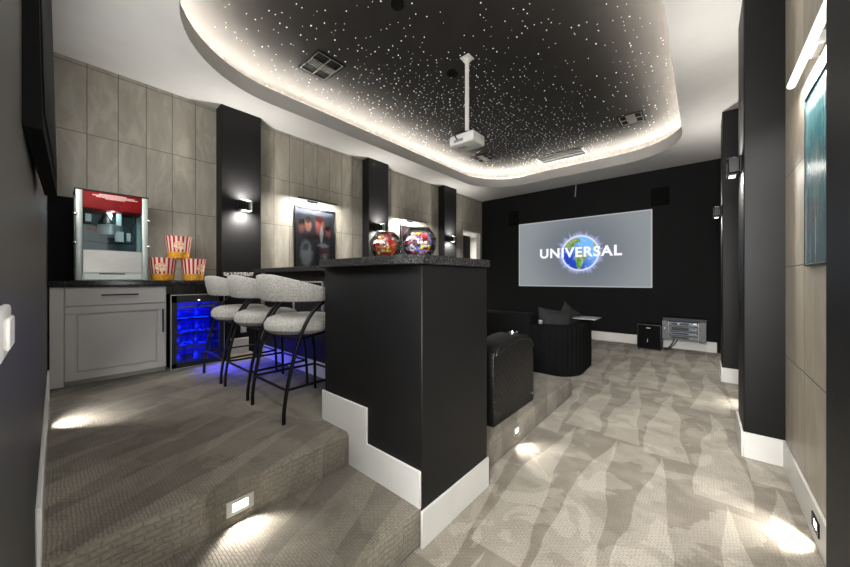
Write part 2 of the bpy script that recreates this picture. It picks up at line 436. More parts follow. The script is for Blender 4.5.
mb = MB(); ring(mb, outline(0), ZC, outline(0), 3.622); ring(mb, outline(0), 3.622, outline(.022), 3.622); ring(mb, outline(.022), 3.622, outline(.022), ZL); ring(mb, outline(.022), ZL, outline(.04), ZL); ring(mb, outline(.04), ZL, outline(.04), 3.64); ring(mb, outline(.04), 3.64, outline(.42), 3.64)
struct('trim_3', mb, M['fascia'], False)
mb = MB(); ring(mb, outline(.42), 3.64, outline(.42), ZU+.01); struct('trim_4', mb, M['ceiling'], False)
mb = MB(); P = outline(.43); mb.quads([(p[0], p[1], ZU) for p in P], [tuple(range(len(P)))[::-1]]); struct('ceiling_stars', mb, M['stars'], False)
mb = MB(); ring(mb, outline(.19), 3.645, outline(.19), 3.685)
o = mb.build('light_strip', M['cove'], None, False); tag(o, 'warm white light strip tucked on the ledge around the ceiling tray', 'light strip')

# ------------------------------------------------------------------ bar
mb = MB(); mb.box(-1.93, -1.055, 1.194, 1.827, 0, 1.405, .004, 1); struct('wall_bar', mb, M['bar_black'])
mb = MB(); mb.box(-4.05, -1.93, 1.68, 1.827, 0, 1.405, .003, 1); struct('wall_bar_front', mb, M['bar_black'])
mb = MB()
mb.prism([(-1.945, ZP-.005), (-1.66, ZP-.005), (-1.645, ZP-.02), (-1.645, ZS-.005), (-1.058, ZS-.005), (-1.058, .376), (-1.473, .376), (-1.473, .583), (-1.945, .583)], 'y', 1.194-T, 1.194, .003, 1)
mb.box(-1.055, -1.041, 1.194-T, 1.83, 0, .186, .003, 1)
mb.box(-1.944, -1.93, 1.182, 1.68, ZP-.005, ZP+.19, .003, 1)
mb.box(-4.05, -1.944, 1.68-T, 1.68, ZP-.005, ZP+.14, .003, 1)
mb.box(-1.055, -1.041, 1.827, 1.827+T, 0, .37, .003, 1) if False else None
struct('baseboard_bar', mb, M['white_trim'])
mb = MB(); mb.prism([(-1.87, 1.115), (-1.111, 1.115), (-1.034, 1.181), (-1.034, 1.832), (-4.06, 1.832), (-4.06, 1.55), (-1.95, 1.55), (-1.95, 1.195)], 'z', 1.4055, 1.453, .0035, 1)
tag(mb.build('bar_countertop', M['granite'], None, False), 'long black speckled granite slab on top of the bar wall', 'countertop')
# silver framed dark panel on the bar wall behind the stools
t = thing('framed_dark_panel', 'dark panel in thin silver frame under bar counter behind the nearest stool', 'picture', (-3.0, 1.68, .95))
mb = MB()
for b in ((-3.3, -2.72, 1.296, 1.312), (-3.3, -2.72, .95, .966), (-3.3, -3.284, .966, 1.296), (-2.736, -2.72, .966, 1.296)): mb.box(b[0], b[1], 1.655, 1.68, b[2], b[3], .002, 1)
mb.build('frame', M['steel'], t)
mb = MB(); mb.box(-3.284, -2.736, 1.672, 1.68, .966, 1.296); mb.build('panel', M['dark_plastic'], t)

# ------------------------------------------------------------------ bar stools
def smoothpath(pts, n=6):
    P = [Vector(p) for p in pts]; P = [P[0]*2-P[1]] + P + [P[-1]*2-P[-2]]; out = []
    for i in range(1, len(P)-2):
        for k in range(n):
            t = k/n; a, b, c, d = P[i-1], P[i], P[i+1], P[i+2]
            out.append(.5*((2*b) + (c-a)*t + (2*a-5*b+4*c-d)*t*t + (3*b-a-3*c+d)*t**3))
    out.append(P[-2]); return out
def make_stool(label):
    t = thing('bar_stool', label, 'bar stool', (0, 0, 0), 'upholstered bar stools along the bar')
    mb = MB()
    prof = [(.0005, .548), (.16, .546), (.222, .556), (.254, .585), (.258, .622), (.236, .658), (.18, .678), (.0005, .685)]
    mb.lathe(prof, 36); mb.build('seat', M['boucle'], t)
    # barrel back: arc round the rear, tall behind, tapering to the arms
    bm = bmesh.new(); N = 40; rings = []
    for i in range(N+1):
        s = -1 + 2*i/N; a = -PI/2 + s*math.radians(118)
        q = abs(s)
        ht = .188 - .125*max(0, q-.18)**1.15/.82**1.15; zb = .785 - .0*q; th = .055*(1 - .35*q)
        r0 = .298
        e = min(1., (1-q)/.05); e = math.sqrt(max(.02, 1-(1-e)**2))
        cs = []
        for kx in range(12):
            an = 2*PI*kx/12; ex = math.copysign(abs(math.cos(an))**.55, math.cos(an)); ez = math.copysign(abs(math.sin(an))**.55, math.sin(an))
            rr = r0 - th/2 + ex*th/2*e + (.02*(1-q))*ez ; zz = zb + ht/2 + ez*ht/2*e
            cs.append(bm.verts.new((rr*math.cos(a), rr*math.sin(a), zz)))
        rings.append(cs)
    for i in range(N):
        for kx in range(12): bm.faces.new((rings[i][kx], rings[i][(kx+1) % 12], rings[i+1][(kx+1) % 12], rings[i+1][kx]))
    bm.faces.new(rings[0]); bm.faces.new(rings[-1][::-1]); bmesh.ops.recalc_face_normals(bm, faces=bm.faces[:])
    mb = MB(); mb._merge(bm); mb.build('backrest', M['boucle'], t)
    for sx in (-1, 1):
        mb = MB(); mb.tube(smoothpath([(sx*.25, -.256, .0), (sx*.252, -.25, .12), (sx*.255, -.215, .32), (sx*.262, -.15, .55), (sx*.268, -.08, .69), (sx*.268, .0, .765), (sx*.262, .07, .795)]), .0125, 10)
        mb.build('leg', M['black_metal'], t)
        mb = MB(); mb.tube(smoothpath([(sx*.235, .25, .0), (sx*.225, .235, .3), (sx*.2, .19, .575)]), .0115, 10); mb.build('leg', M['black_metal'], t)
    mb = MB(); fr = [(-.252, -.238, .215), (.252, -.238, .215), (.228, .24, .215), (-.228, .24, .215)]
    for i in range(4): mb.tube([fr[i], fr[(i+1) % 4]], .009, 8)
    mb.build('footrest', M['black_metal'], t)
    mb = MB(); mb.tube([(-.2, .19, .568), (.2, .19, .568)], .011); mb.tube([(-.26, -.16, .54), (.26, -.16, .54)], .011); mb.tube([(-.2, .19, .568), (-.26, -.16, .54)], .009); mb.tube([(.2, .19, .568), (.26, -.16, .54)], .009)
    mb.build('seat_frame', M['black_metal'], t)
    return t
st = make_stool('grey boucle bar stool nearest the white stepped baseboard of the bar end')
st.location = (-2.30, 1.225, ZP)
dup(st, (-2.92, 1.235, ZP), 'grey boucle bar stool standing in the middle of the row of three')
dup(st, (-3.53, 1.235, ZP), 'grey boucle bar stool farthest along, in front of the blue-lit fridge')

# ------------------------------------------------------------------ cabinet run
t = thing('base_cabinet', 'grey shaker base cabinet with black bar pulls under the popcorn machine', 'cabinet', (-4.4, .36, ZP))
mb = MB(); mb.box(XL+.01, -4.17, -.03, .75, .44, 1.26); mb.build('body', M['cabinet'], t)
mb = MB(); mb.box(-4.17, -4.15, -.03, .05, .40, 1.257, .002, 1); mb.build('filler_panel', M['cabinet'], t)
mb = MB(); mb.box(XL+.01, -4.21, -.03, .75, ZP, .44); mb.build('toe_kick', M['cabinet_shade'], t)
mb = MB(); mb.box(-4.17, -4.148, .056, .742, 1.095, 1.255, .003, 1); dr = mb.build('drawer', M['cabinet'], t)
def pull(mb, p0, p1, out=.03):
    a, b = Vector(p0), Vector(p1); d = (b-a).normalized(); o = Vector((out, 0, 0))
    for q in (a+d*.02, b-d*.02): mb.tube([q, q+o], .0045, 8)
    mb.tube([a+o, b+o], .0065, 8)
mb = MB(); pull(mb, (-4.148, .275, 1.187), (-4.148, .53, 1.187)); mb.build('handle', M['black_metal'], dr)
mb = MB(); y0, y1, z0, z1 = .056, .742, .442, 1.088; w = .062
mb.box(-4.17, -4.163, y0, y1, z0, z1); mb.box(-4.164, -4.154, y0+w+.012, y1-w-.012, z0+w+.012, z1-w-.012, .004, 1)
for b in ((y0, y1, z1-w, z1), (y0, y1, z0, z0+w), (y0, y0+w, z0+w, z1-w), (y1-w, y1, z0+w, z1-w)): mb.box(-4.158, -4.146, b[0], b[1], b[2], b[3], .002, 1)
dd = mb.build('door', M['cabinet'], t)
mb = MB(); pull(mb, (-4.146, .715, .80), (-4.146, .715, 1.03)); mb.build('handle', M['black_metal'], dd)
mb = MB(); mb.box(XL, -4.12, YB, 1.343, 1.262, 1.318, .004, 2); tag(mb.build('worktop', M['worktop']), 'glossy black worktop running along the left wall over cabinet and fridge', 'countertop')
mb = MB(); mb.box(XL+.01, -4.165, 1.275, 1.343, ZP, 1.262); struct('trim_5', mb, M['screen_wall'], False)

# beverage fridge
t = thing('beverage_fridge', 'black under-counter drinks fridge with glass door glowing blue inside', 'fridge', (-4.4, 1.02, ZP))
x0, x1, y0, y1, z0, z1 = -4.62, -4.18, .79, 1.27, ZP+.005, 1.16
mb = MB(); mb.box(x0, x0+.02, y0, y1, z0, z1); mb.box(x0, x1, y0, y0+.02, z0, z1); mb.box(x0, x1, y1-.02, y1, z0, z1); mb.box(x0, x1, y0, y1, z1-.02, z1); mb.box(x0, x1, y0, y1, z0, z0+.05)
mb.build('body', M['dark_plastic'], t)
mb = MB()
for b in ((y0, y1, z1-.075, z1), (y0, y1, z0, z0+.055), (y0, y0+.045, z0, z1), (y1-.05, y1, z0, z1)): mb.box(x1+.001, -4.15, b[0], b[1], b[2], b[3], .002, 1)
df = mb.build('door', M['dark_plastic'], t)
mb = MB()
for b in ((y0-.008, y1+.002, z1, z1+.008), (y0-.008, y1+.002, z0-.004, z0+.004), (y0-.008, y0, z0, z1), (y1, y1+.005, z0, z1)): mb.box(x1+.003, -4.149, b[0], b[1], b[2], b[3])
mb.build('door_edge', M['steel'], df)
mb = MB(); mb.box(-4.168, -4.162, y0+.04, y1-.045, z0+.05, z1-.07); mb.build('glass_pane', M['fridge_glass'], df)
mb = MB(); mb.box(-4.15, -4.147, 1.02, 1.036, z1-.06, z1-.05); mb.build('display', M['white_led'], df)
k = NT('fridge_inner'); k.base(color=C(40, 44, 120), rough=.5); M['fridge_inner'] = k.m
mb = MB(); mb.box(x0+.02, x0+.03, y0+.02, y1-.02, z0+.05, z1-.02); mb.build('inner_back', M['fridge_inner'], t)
for zz in (.60, .745, .90, 1.03):
    mb = MB()
    for q in range(9): mb.tube([(x0+.05+q*.045, y0+.025, zz), (x0+.05+q*.045, y1-.025, zz)], .0025, 6)
    mb.box(x1-.03, x1-.018, y0+.025, y1-.025, zz-.008, zz+.012); mb.build('shelf', M['chrome'], t)
mb = MB(); mb.box(x1-.06, x1-.045, y0+.06, y1-.06, z1-.028, z1-.021); mb.build('light_bar', M['blue_led'], t)
M['can'] = simple('drink_can', C(60, 64, 90), .35, .5, grain=.3, gscale=20)
# drinks in the fridge
can0 = None; ci = 0
for zz, dy in ((.447, 0.), (.615, 0.), (.76, .02), (.915, .01)):
    for q in range(5):
        if (q*3 + ci) % 5 in (1, 2, 4): ci += 1; continue
        ci += 1; y = y0+.07+q*.082+dy*.5; hgt = .105
        if can0 is None:
            mb = MB(); mb.lathe([(.022, 0), (.029, .007), (.029, hgt-.012), (.022, hgt)], 14, (0, 0, 0))
            can0 = mb.build('drink_can', M['can']); o = can0
        else: o = can0.copy(); COL.objects.link(o)
        o.location = (-4.27, y, zz); tag(o, 'drink can standing on a shelf inside the blue-lit fridge', 'can', 'cans inside the fridge')

# ------------------------------------------------------------------ popcorn machine
xb, xf, y0, y1, z0, z1 = -4.63, -4.25, .12, .618, 1.319, 2.155
t = thing('popcorn_machine', 'tabletop popcorn machine with red top and steel front on the black worktop', 'popcorn machine', ((xb+xf)/2, (y0+y1)/2, z0))
mb = MB(); mb.box(xb, xf-.004, y0+.005, y1-.005, z0, z0+.055, .004, 1); mb.box(xb, xf-.01, y0+.03, y1-.03, z0+.055, z0+.27); mb.build('base', M['alu'], t)
for yy in ((y0, y0+.045), (y1-.045, y1)):
    mb = MB(); mb.box(xf-.03, xf, yy[0], yy[1], z0, z1-.01, .006, 2); mb.build('corner_post', M['alu'], t)
    mb = MB(); mb.box(xb, xb+.03, yy[0], yy[1], z0, z1-.01, .004, 1); mb.build('corner_post', M['alu'], t)
mb = MB(); mb.box(xb+.005, xf-.004, y0+.03, y1-.03, 1.985, z1-.012, .006, 2); rt = mb.build('red_top', M['red'], t)
mb = MB(); mb.box(xb, xf+.004, y0-.006, y1+.006, z1-.012, z1, .004, 1); mb.build('roof', M['dark_plastic'], t)
mb = MB()
for (a, b, c, d_) in ((.27, .46, 2.118, 2.130), (.225, .52, 2.106, 2.1175), (.25, .54, 2.094, 2.1055), (.31, .45, 2.083, 2.0935)): mb.box(xf-.005, xf-.001, a, b, c, d_, .002, 1)
mb.build('sign_lettering', M['pale_letter'], rt)
for yy in (.32, .37, .42): mb = MB(); mb.lathe([(.007, 0), (.007, .006)], 12, (xf-.005, yy, 2.025), 'x'); mb.build('switch', M['dark_plastic'], rt)
mb = MB(); mb.box(xb+.005, xb+.012, y0+.03, y1-.03, z0+.27, 1.985); mb.build('back_panel', M['machine_inner'], t)
mb = MB(); mb.box(xf-.014, xf-.009, y0+.04, y1-.04, 1.60, 1.985); mb.build('glass_door', M['tint_glass'], t)
for yy in (y0+.008, y1-.012): mb = MB(); mb.box(xb+.03, xf-.03, yy, yy+.004, 1.60, 1.985); mb.build('side_glass', M['tint_glass'], t)
mb = MB(); mb.box(xf-.012, xf-.002, y0+.046, y1-.046, 1.392, 1.602, .003, 1); mb.build('front_panel', M['machine_steel'], t)
mb = MB(); mb.box(xf-.008, xf+.002, y0+.05, y1-.05, 1.325, 1.384, .003, 1); dr = mb.build('crumb_drawer', M['alu'], t)
mb = MB(); mb.box(xf-.002, xf+.008, y0+.15, y1-.17, 1.376, 1.386, .002, 1); mb.build('handle', M['dark_plastic'], dr)
mb = MB(); kc = (-4.43, .36, 1.745)
mb.lathe([(.06, 0), (.085, .02), (.09, .10), (.093, .115), (.07, .12)], 24, kc); kt = mb.build('kettle', M['steel'], t)
mb = MB(); mb.box(-4.45, -4.41, .33, .37, 1.86, 1.985); mb.box(-4.46, -4.40, .40, .44, 1.80, 1.985, .004, 1); mb.build('hanger', M['alu'], kt)
mb = MB(); mb.lathe([(.06, 0), (.03, .06), (.02, .1)], 16, (-4.43, .33, 1.875)); mb.build('heat_shroud', M['dark_plastic'], kt)
mb = MB(); mb.tube([(-4.36, .27, 1.80), (-4.33, .22, 1.80), (-4.33, .20, 1.80)], .008); mb.box(-4.35, -4.32, .20, .25, 1.79, 1.812, .004, 1); mb.build('kettle_handle', M['red'], kt)
mb = MB(); mb.tube([(-4.40, .20, 1.70), (-4.40, .30, 1.685), (-4.40, .52, 1.69), (-4.40, .54, 1.75), (-4.40, .50, 1.84), (-4.40, .54, 1.92), (-4.40, .53, 1.98)], .008); mb.build('power_cable', M['dark_plastic'], t)
mb = MB(); mb.box(-4.42, -4.36, .175, .235, 1.855, 1.96, .004, 1); mb.build('control_box', M['dark_plastic'], t)
mb = MB(); mb.box(-4.36, -4.355, .185, .225, 1.875, 1.945, .002, 1); mb.build('instruction_label', M['white_plastic'], t)
mb = MB(); mb.box(-4.36, -4.352, .385, .45, 1.70, 1.80, .003, 1); mb.box(-4.36, -4.352, .47, .50, 1.71, 1.79, .003, 1); mb.build('bright_bracket', M['white_plastic'], t)
for yy in (y0-.004, y1+.004):
    for zz in (1.66, 1.92):
        mb = MB(); mb.lathe([(.011, -.012), (.014, -.006), (.014, .008), (.008, .014)], 14, (xf+.004, yy, zz), 'y'); mb.build('hinge_knob', M['chrome'], t)

# popcorn buckets
def bucket_mat():
    k = NT('popcorn_bucket_print'); v = k.obj(); x, y, z = k.sep(v)
    a = k.math('ARCTAN2', y, x); s = k.math('SINE', k.math('MULTIPLY', a, 18.)); f = k.sstep(s, -.15, .15)
    c = k.mix(f, C(196, 24, 26), C(240, 224, 206))
    n = k.noise(v, 55., 3); pop = k.mix(k.sstep(n, .42, .6), C(232, 150, 24), C(250, 205, 90))
    edge = k.math('ADD', .062, k.math('MULTIPLY', k.noise(v, 30., 2), .012))
    c = k.mix(k.math('LESS_THAN', z, edge), c, pop)
    # round burst of popcorn printed on the front
    dy = k.math('ADD', y, .035); dz = k.math('SUBTRACT', z, .135)
    d = k.math('ADD', k.math('SQRT', k.math('ADD', k.math('MULTIPLY', dy, dy), k.math('MULTIPLY', dz, dz))), k.math('MULTIPLY', k.noise(v, 40., 2), .03))
    m = k.math('MULTIPLY', k.math('LESS_THAN', d, .062), k.math('GREATER_THAN', x, 0.))
    c = k.mix(m, c, k.mix(k.sstep(n, .4, .6), C(232, 160, 130), C(252, 236, 200)))
    k.base(color=c, rough=.5); return k.m
M['bucket'] = bucket_mat(); M['bucket_in'] = simple('bucket_inside', C(235, 225, 210), .6, grain=.05)
def make_bucket(label, loc):
    t = thing('popcorn_bucket', label, 'bucket', loc, 'striped popcorn buckets beside the popcorn machine')
    mb = MB(); mb.lathe([(.090, 0), (.092, .003), (.119, .228), (.125, .230), (.125, .237), (.119, .237), (.115, .228), (.089, .006)], 40); mb.build('tub', M['bucket'], t, off=(0, 0, 0))
    mb = MB(); mb.lathe([(.001, .0065), (.0885, .007)], 24, cap=False); mb.build('bottom', M['bucket_in'], t, off=(0, 0, 0))
    return t
bk = make_bucket('red striped popcorn bucket on the worktop right beside the popcorn machine', (-4.36, .757, 1.319))
dup(bk, (-4.36, 1.027, 1.319), 'red striped popcorn bucket on the worktop nearest the black column', rz=.9)
dup(bk, (-4.36, .89, 1.557), 'red striped popcorn bucket stacked on top of the other two', rz=.25)

# outlets / switches
def outlet(name, label, cat, face, c, w=.07, h=.115):
    t = thing(name, label, cat, c); x, y, z = c; mb = MB(); m2 = MB()
    if face == 'y+':
        mb.box(x-w/2, x+w/2, y, y+.008, z-h/2, z+h/2, .004, 2); m2.box(x-w*.25, x+w*.25, y+.008, y+.012, z-h*.3, z+h*.3, .002, 1)
    elif face == 'y-':
        mb.box(x-w/2, x+w/2, y-.008, y, z-h/2, z+h/2, .004, 2); m2.box(x-w*.25, x+w*.25, y-.012, y-.008, z-h*.3, z+h*.3, .002, 1)
    else:
        mb.box(x, x+.008, y-w/2, y+w/2, z-h/2, z+h/2, .004, 2); m2.box(x+.008, x+.012, y-w*.25, y+w*.25, z-h*.3, z+h*.3, .002, 1)
    mb.build('plate', M['white_plastic'], t); m2.build('socket' if 'outlet' in name else 'rocker', M['white_trim'], t); return t
outlet('light_switch', 'white wall plate on the dark wall at the left edge', 'switch', 'y+', (-.565, YB, 1.273), .12, .056)
outlet('wall_outlet', 'white outlet low on the black wall beyond the stools', 'outlet', 'x', (XC, 1.60, .70))
mb = MB(); mb.box(XC, XC+.02, 1.37, 1.72, 1.372, 1.418, .002, 1)  # thin band on the column, mottled dark and pale
k = NT('speckled_band'); n = k.noise(k.obj(), 45., 4, .7); k.base(color=k.mix(k.sstep(n, .45, .55), C(40), C(190, 188, 182)), rough=.3); 
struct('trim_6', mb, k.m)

# ------------------------------------------------------------------ candy bowls
def make_bowl(loc, label, cols, group):
    t = thing('candy_bowl', label, 'bowl', loc, 'round glass candy bowls on the bar')
    R = .111; prof = [(.001, .004), (.055, .002), (.06, .006)]
    for i in range(1, 15):
        a = -math.radians(62) + math.radians(62+52)*i/14; prof.append((R*math.cos(a), .108 + R*math.sin(a)*1.02))
    outer = prof[2:]; inner = [(r-.004, z+.002) for r, z in outer][::-1]
    prof = [(.0005, .0)] + [(.05, .0)] + outer + [(outer[-1][0]+.003, outer[-1][1]+.004)] + inner + [(.0005, inner[-1][1])]
    mb = MB(); mb.lathe(prof, 36, cap=False); mb.build('glass_bowl', M['glass'], t, off=(0, 0, 0))
    return t
cm = {n: simple('candy_'+n, c, .35, grain=.4, gscale=90) for n, c in dict(red=C(225, 40, 34), orange=C(245, 130, 50), yellow=C(250, 215, 70), white=C(250, 248, 246), purple=C(140, 80, 170), blue=C(95, 110, 215), pink=C(235, 110, 150), brown=C(130, 80, 56)).items()}
candy_mesh = {}
def candy(col, loc, label, group):
    if col not in candy_mesh:
        mb = MB(); mb.ellipsoid((0, 0, 0), (.0155, .0105, .0095), 6)
        for s in (-1, 1): mb.lathe([(.003, s*.0135), (.0095, s*.024)], 7, (0, 0, 0), 'x')
        o = mb.build('wrapped_candy', cm[col]); candy_mesh[col] = o
    else: o = candy_mesh[col].copy(); COL.objects.link(o)
    o.location = loc; o.rotation_euler = (random.uniform(-.5, .5), random.uniform(-.5, .5), random.uniform(0, 6.28))
    tag(o, label, 'candy', group)
def fill(loc, top, cols, which, group):
    pts = []; tries = 0
    while len(pts) < 85 and tries < 30000:
        tries += 1
        p = Vector((random.uniform(-.09, .09), random.uniform(-.09, .09), random.uniform(.018, top)))
        if (p - Vector((0, 0, .108))).length > .080 and not (p.z > .14 and Vector((p.x, p.y)).length < .05): continue
        if all((p-q).length > .0255 for q in pts): pts.append(p)
    for p in pts:
        c = random.choice(cols); candy(c, Vector(loc)+p, f'{c} wrapped candy inside the {which} round glass bowl on the bar', group)
B1 = (-1.68, 1.52, 1.4535); B2 = (-1.375, 1.53, 1.4535)
make_bowl(B1, 'round glass bowl of mostly red and orange candy on the bar', None, None)
make_bowl(B2, 'round glass bowl of mixed white and purple candy at bar corner', None, None)
fill(B1, .185, ['red', 'red', 'red', 'orange', 'orange', 'yellow', 'white', 'brown'], 'left', 'candies in the left bowl')
fill(B2, .165, ['white', 'white', 'purple', 'blue', 'pink', 'yellow', 'brown', 'red'], 'right', 'candies in the right bowl')

# ------------------------------------------------------------------ posters and picture lights
def poster(label, xw, y0, y1, z0, z1, mat, side=1, mname='black_metal'):
    """side=+1 hangs on the left wall facing +x, -1 on the right wall"""
    t = thing('framed_poster', label, 'poster', (xw, (y0+y1)/2, z0), 'framed posters on the walls')
    s = side; fw = .025 if side > 0 else .012
    def bx(a, b, *r, bevel=0):
        m = MB(); lo, hi = sorted((xw+s*a, xw+s*b)); m.box(lo, hi, *r, bevel, 1); return m
    mb = MB()
    for b in ((y0, y1, z1-fw, z1), (y0, y1, z0, z0+fw), (y0, y0+fw, z0+fw, z1-fw), (y1-fw, y1, z0+fw, z1-fw)):
        lo, hi = sorted((xw+s*.002, xw+s*(.034 if s > 0 else .022))); mb.box(lo, hi, *b, .003, 1)
    mb.build('frame', M[mname], t)
    bx(.002, .016, y0+fw, y1-fw, z0+fw, z1-fw).build('picture', mat, t)
    if side > 0: bx(.018, .0195, y0+fw, y1-fw, z0+fw, z1-fw).build('glass', M['picture_glass'], t)
    return t
sk = C(160, 112, 98)
pm1 = blobs_mat('dark_poster', C(42, 46, 52), C(52, 58, 66), [(.14, .70, .10, .13, C(128, 84, 76), .8), (.31, .74, .11, .15, sk, .85), (.60, .76, .16, .19, C(150, 88, 78), .85), (.84, .66, .10, .15, C(132, 76, 70), .8), (.14, .77, .1, .07, C(22, 20, 22), .9), (.31, .83, .11, .07, C(22, 20, 22), .9), (.60, .86, .15, .08, C(60, 24, 22), .9), (.84, .73, .1, .07, C(30, 22, 22), .9), (.5, .55, .5, .06, C(40, 22, 24), .7), (.26, .27, .2, .28, C(150, 160, 168), .6), (.25, .38, .10, .08, C(40, 44, 50), .8), (.74, .3, .18, .12, C(96, 52, 54), .5), (.7, .42, .2, .05, C(150, 150, 155), .5), (.66, .6, .05, .2, C(180, 185, 190), .5)])
pm2 = blobs_mat('busy_poster', C(62, 60, 66), C(120, 100, 108), [(.25, .8, .2, .15, C(196, 150, 160), .7), (.7, .7, .2, .2, C(90, 96, 120), .7), (.5, .4, .3, .2, C(150, 140, 150), .6), (.6, .2, .3, .1, C(120, 40, 44), .6)])
pm3 = blobs_mat('teal_poster', C(62, 84, 90), C(92, 158, 166), [(.5, .93, .6, .06, C(222, 232, 230), .9), (.3, .55, .25, .2, C(28, 34, 36), .8), (.7, .5, .2, .25, C(120, 140, 142), .6), (.8, .28, .3, .12, C(104, 110, 108), .7), (.3, .2, .3, .2, C(30, 52, 60), .7), (.5, .75, .3, .1, C(46, 130, 140), .7)], streak=.55)
M['teal_frame'] = simple('teal_frame', C(34, 44, 48), .35, grain=.1)
pm4 = blobs_mat('grey_poster', C(40, 41, 42), C(100, 102, 102), [(.5, .6, .3, .3, C(50, 52, 54), .7)], rough=.85, spec=.05)
poster('black framed poster with four reddish faces on the left tiled wall', XL, 2.365, 3.075, 1.44, 2.453, pm1)
poster('black framed poster behind the glass bowls between two black columns', XL, 4.61, 5.32, 1.44, 2.453, pm2)
poster('teal framed poster under the light bar on right wall', XR, 2.0, 2.70, 1.40, 2.315, pm3, -1, 'teal_frame')
# thick poster hung a little crooked on the near dark wall
t = thing('framed_poster', 'thick black framed poster high on the near dark wall, seen edge on', 'poster', (-1.4, -.03, 1.63), 'framed posters on the walls')
def slab(p_nb, p_nf, p_ff, p_fb, z0, z1, lean):
    V = [(*p, z0) for p in (p_nb, p_nf, p_ff, p_fb)] + [(p_nb[0], p_nb[1], z1), (p_nf[0], p_nf[1]-lean, z1), (p_ff[0], p_ff[1]-lean, z1), (p_fb[0], p_fb[1]-lean*.8, z1)]
    m = MB(); m.quads(V, [(3, 2, 1, 0), (4, 5, 6, 7), (0, 1, 5, 4), (1, 2, 6, 5), (2, 3, 7, 6), (3, 0, 4, 7)]); return m
slab((-1.0, -.041), (-1.0, -.016), (-1.78, .006), (-1.78, -.024), 1.63, 2.66, .02).build('frame', M['vent_black'], t)
mm = MB(); mm.quads([(-1.045, -.0137, 1.68), (-1.735, .0058, 1.68), (-1.735, -.0132, 2.61), (-1.045, -.0327, 2.61)], [(0, 1, 2, 3)])
mm.build('picture', pm4, t, False)

def picture_light(label, xw, yc, z, ln, side=1):
    t = thing('picture_light', label, 'picture light', (xw, yc, z), 'slim picture lights over posters'); s = side
    mb = MB(); lo, hi = sorted((xw, xw+s*.012)); mb.box(lo, hi, yc-.085, yc+.085, z-.005, z+.032, .003, 1); mb.build('mount', M['black_metal'] if s > 0 else M['steel'], t)
    mb = MB(); mb.tube([(xw+s*.01, yc-.05, z+.01), (xw+s*.185, yc-.05, z+.012)], .006); mb.tube([(xw+s*.01, yc+.05, z+.01), (xw+s*.185, yc+.05, z+.012)], .006); mb.build('arm', M['black_metal'] if s > 0 else M['steel'], t)
    mb = MB(); mb.tube([(xw+s*.19, yc-ln/2, z), (xw+s*.19, yc+ln/2, z)], .013, 12); mb.build('bar', M['black_metal'] if s > 0 else M['steel'], t)
    lo, hi = sorted((xw+s*.178, xw+s*.202)); mb = MB(); mb.box(lo, hi, yc-ln/2+.01, yc+ln/2-.01, z-.0125, z-.009)
    mb.build('diffuser', M['soft_lens'], t)
    return t
picture_light('slim dark picture light above the poster with four reddish faces', XL, 2.67, 2.535, .65)
picture_light('slim dark picture light above the poster behind the glass bowls', XL, 4.89, 2.535, .65)
# bright light bar on the right wall
t = thing('picture_light', 'bright white light bar mounted above the teal poster on right wall', 'picture light', (XR, 2.45, 2.47), 'slim picture lights over posters')
mb = MB(); mb.tube([(XR-.045, 2.03, 2.48), (XR-.045, 2.87, 2.48)], .019, 14); mb.build('bar', emis('bar_glow', (1, .96, .88, 1), 2.), t)
mb = MB(); mb.box(XR-.03, XR, 2.38, 2.52, 2.45, 2.51, .003, 1); mb.build('mount', M['white_plastic'], t)

# ------------------------------------------------------------------ lamps helpers
def area(name, loc, direction, sx, sy, power, col=(1, .96, .9), spread=PI, shape='RECTANGLE'):
    l = bpy.data.lights.new(name, 'AREA'); l.shape = shape; l.size = sx; l.size_y = sy; l.energy = power; l.color = col; l.spread = spread
    o = bpy.data.objects.new(name, l); COL.objects.link(o); o.location = loc
    o.rotation_euler = Vector(direction).to_track_quat('-Z', 'Y').to_euler(); return o
def spot(name, loc, direction, power, angle, blend=.4, r=.01, col=(1, .95, .88)):
    l = bpy.data.lights.new(name, 'SPOT'); l.energy = power; l.spot_size = math.radians(angle); l.spot_blend = blend; l.shadow_soft_size = r; l.color = col
    o = bpy.data.objects.new(name, l); COL.objects.link(o); o.location = loc
    o.rotation_euler = Vector(direction).to_track_quat('-Z', 'Y').to_euler(); return o

# wall sconces (box with open end bracket, light up and down)
def sconce(label, xf, yc, z, side=1):
    t = thing('wall_sconce', label, 'wall light', (xf, yc, z), 'black wall lights on the columns'); s = side
    def bx(a, b, *r):
        m = MB(); lo, hi = sorted((xf+s*a, xf+s*b)); m.box(lo, hi, *r, .003, 1); return m
    bx(0, .012, yc-.09, yc+.06, z-.07, z+.07).build('backplate', M['black_metal'], t)
    mb = MB(); lo, hi = sorted((xf+s*.012, xf+s*.075)); mb.box(lo, hi, yc-.085, yc+.015, z-.056, z+.056, .003, 1); mb.build('housing', M['black_metal'], t)
    mb = MB(); lo, hi = sorted((xf+s*.012, xf+s*.085))
    mb.box(lo, hi, yc-.055, yc+.075, z+.058, z+.07, .002, 1); mb.box(lo, hi, yc-.055, yc+.075, z-.07, z-.058, .002, 1); mb.box(lo, hi, yc+.063, yc+.075, z-.058, z+.058, .002, 1)
    mb.build('bracket', M['alu'] if s > 0 else M['black_metal'], t)
    mb = MB(); lo, hi = sorted((xf+s*.03, xf+s*.07)); mb.box(lo, hi, yc-.045, yc+.055, z+.0705, z+.0725); mb.box(lo, hi, yc-.045, yc+.055, z-.0725, z-.0705); mb.build('diffuser', M['sconce_lens'], t)
    for dz in (-1, 1):
        spot('sconce_lamp', (xf+s*.15, yc+.01, z+dz*.085), (-s*.6, 0, dz), 62 if dz > 0 else 75, 150, 1., .03)
    return t
sconce('black wall light on the black column right of the popcorn buckets', XC, 1.60, 2.275)
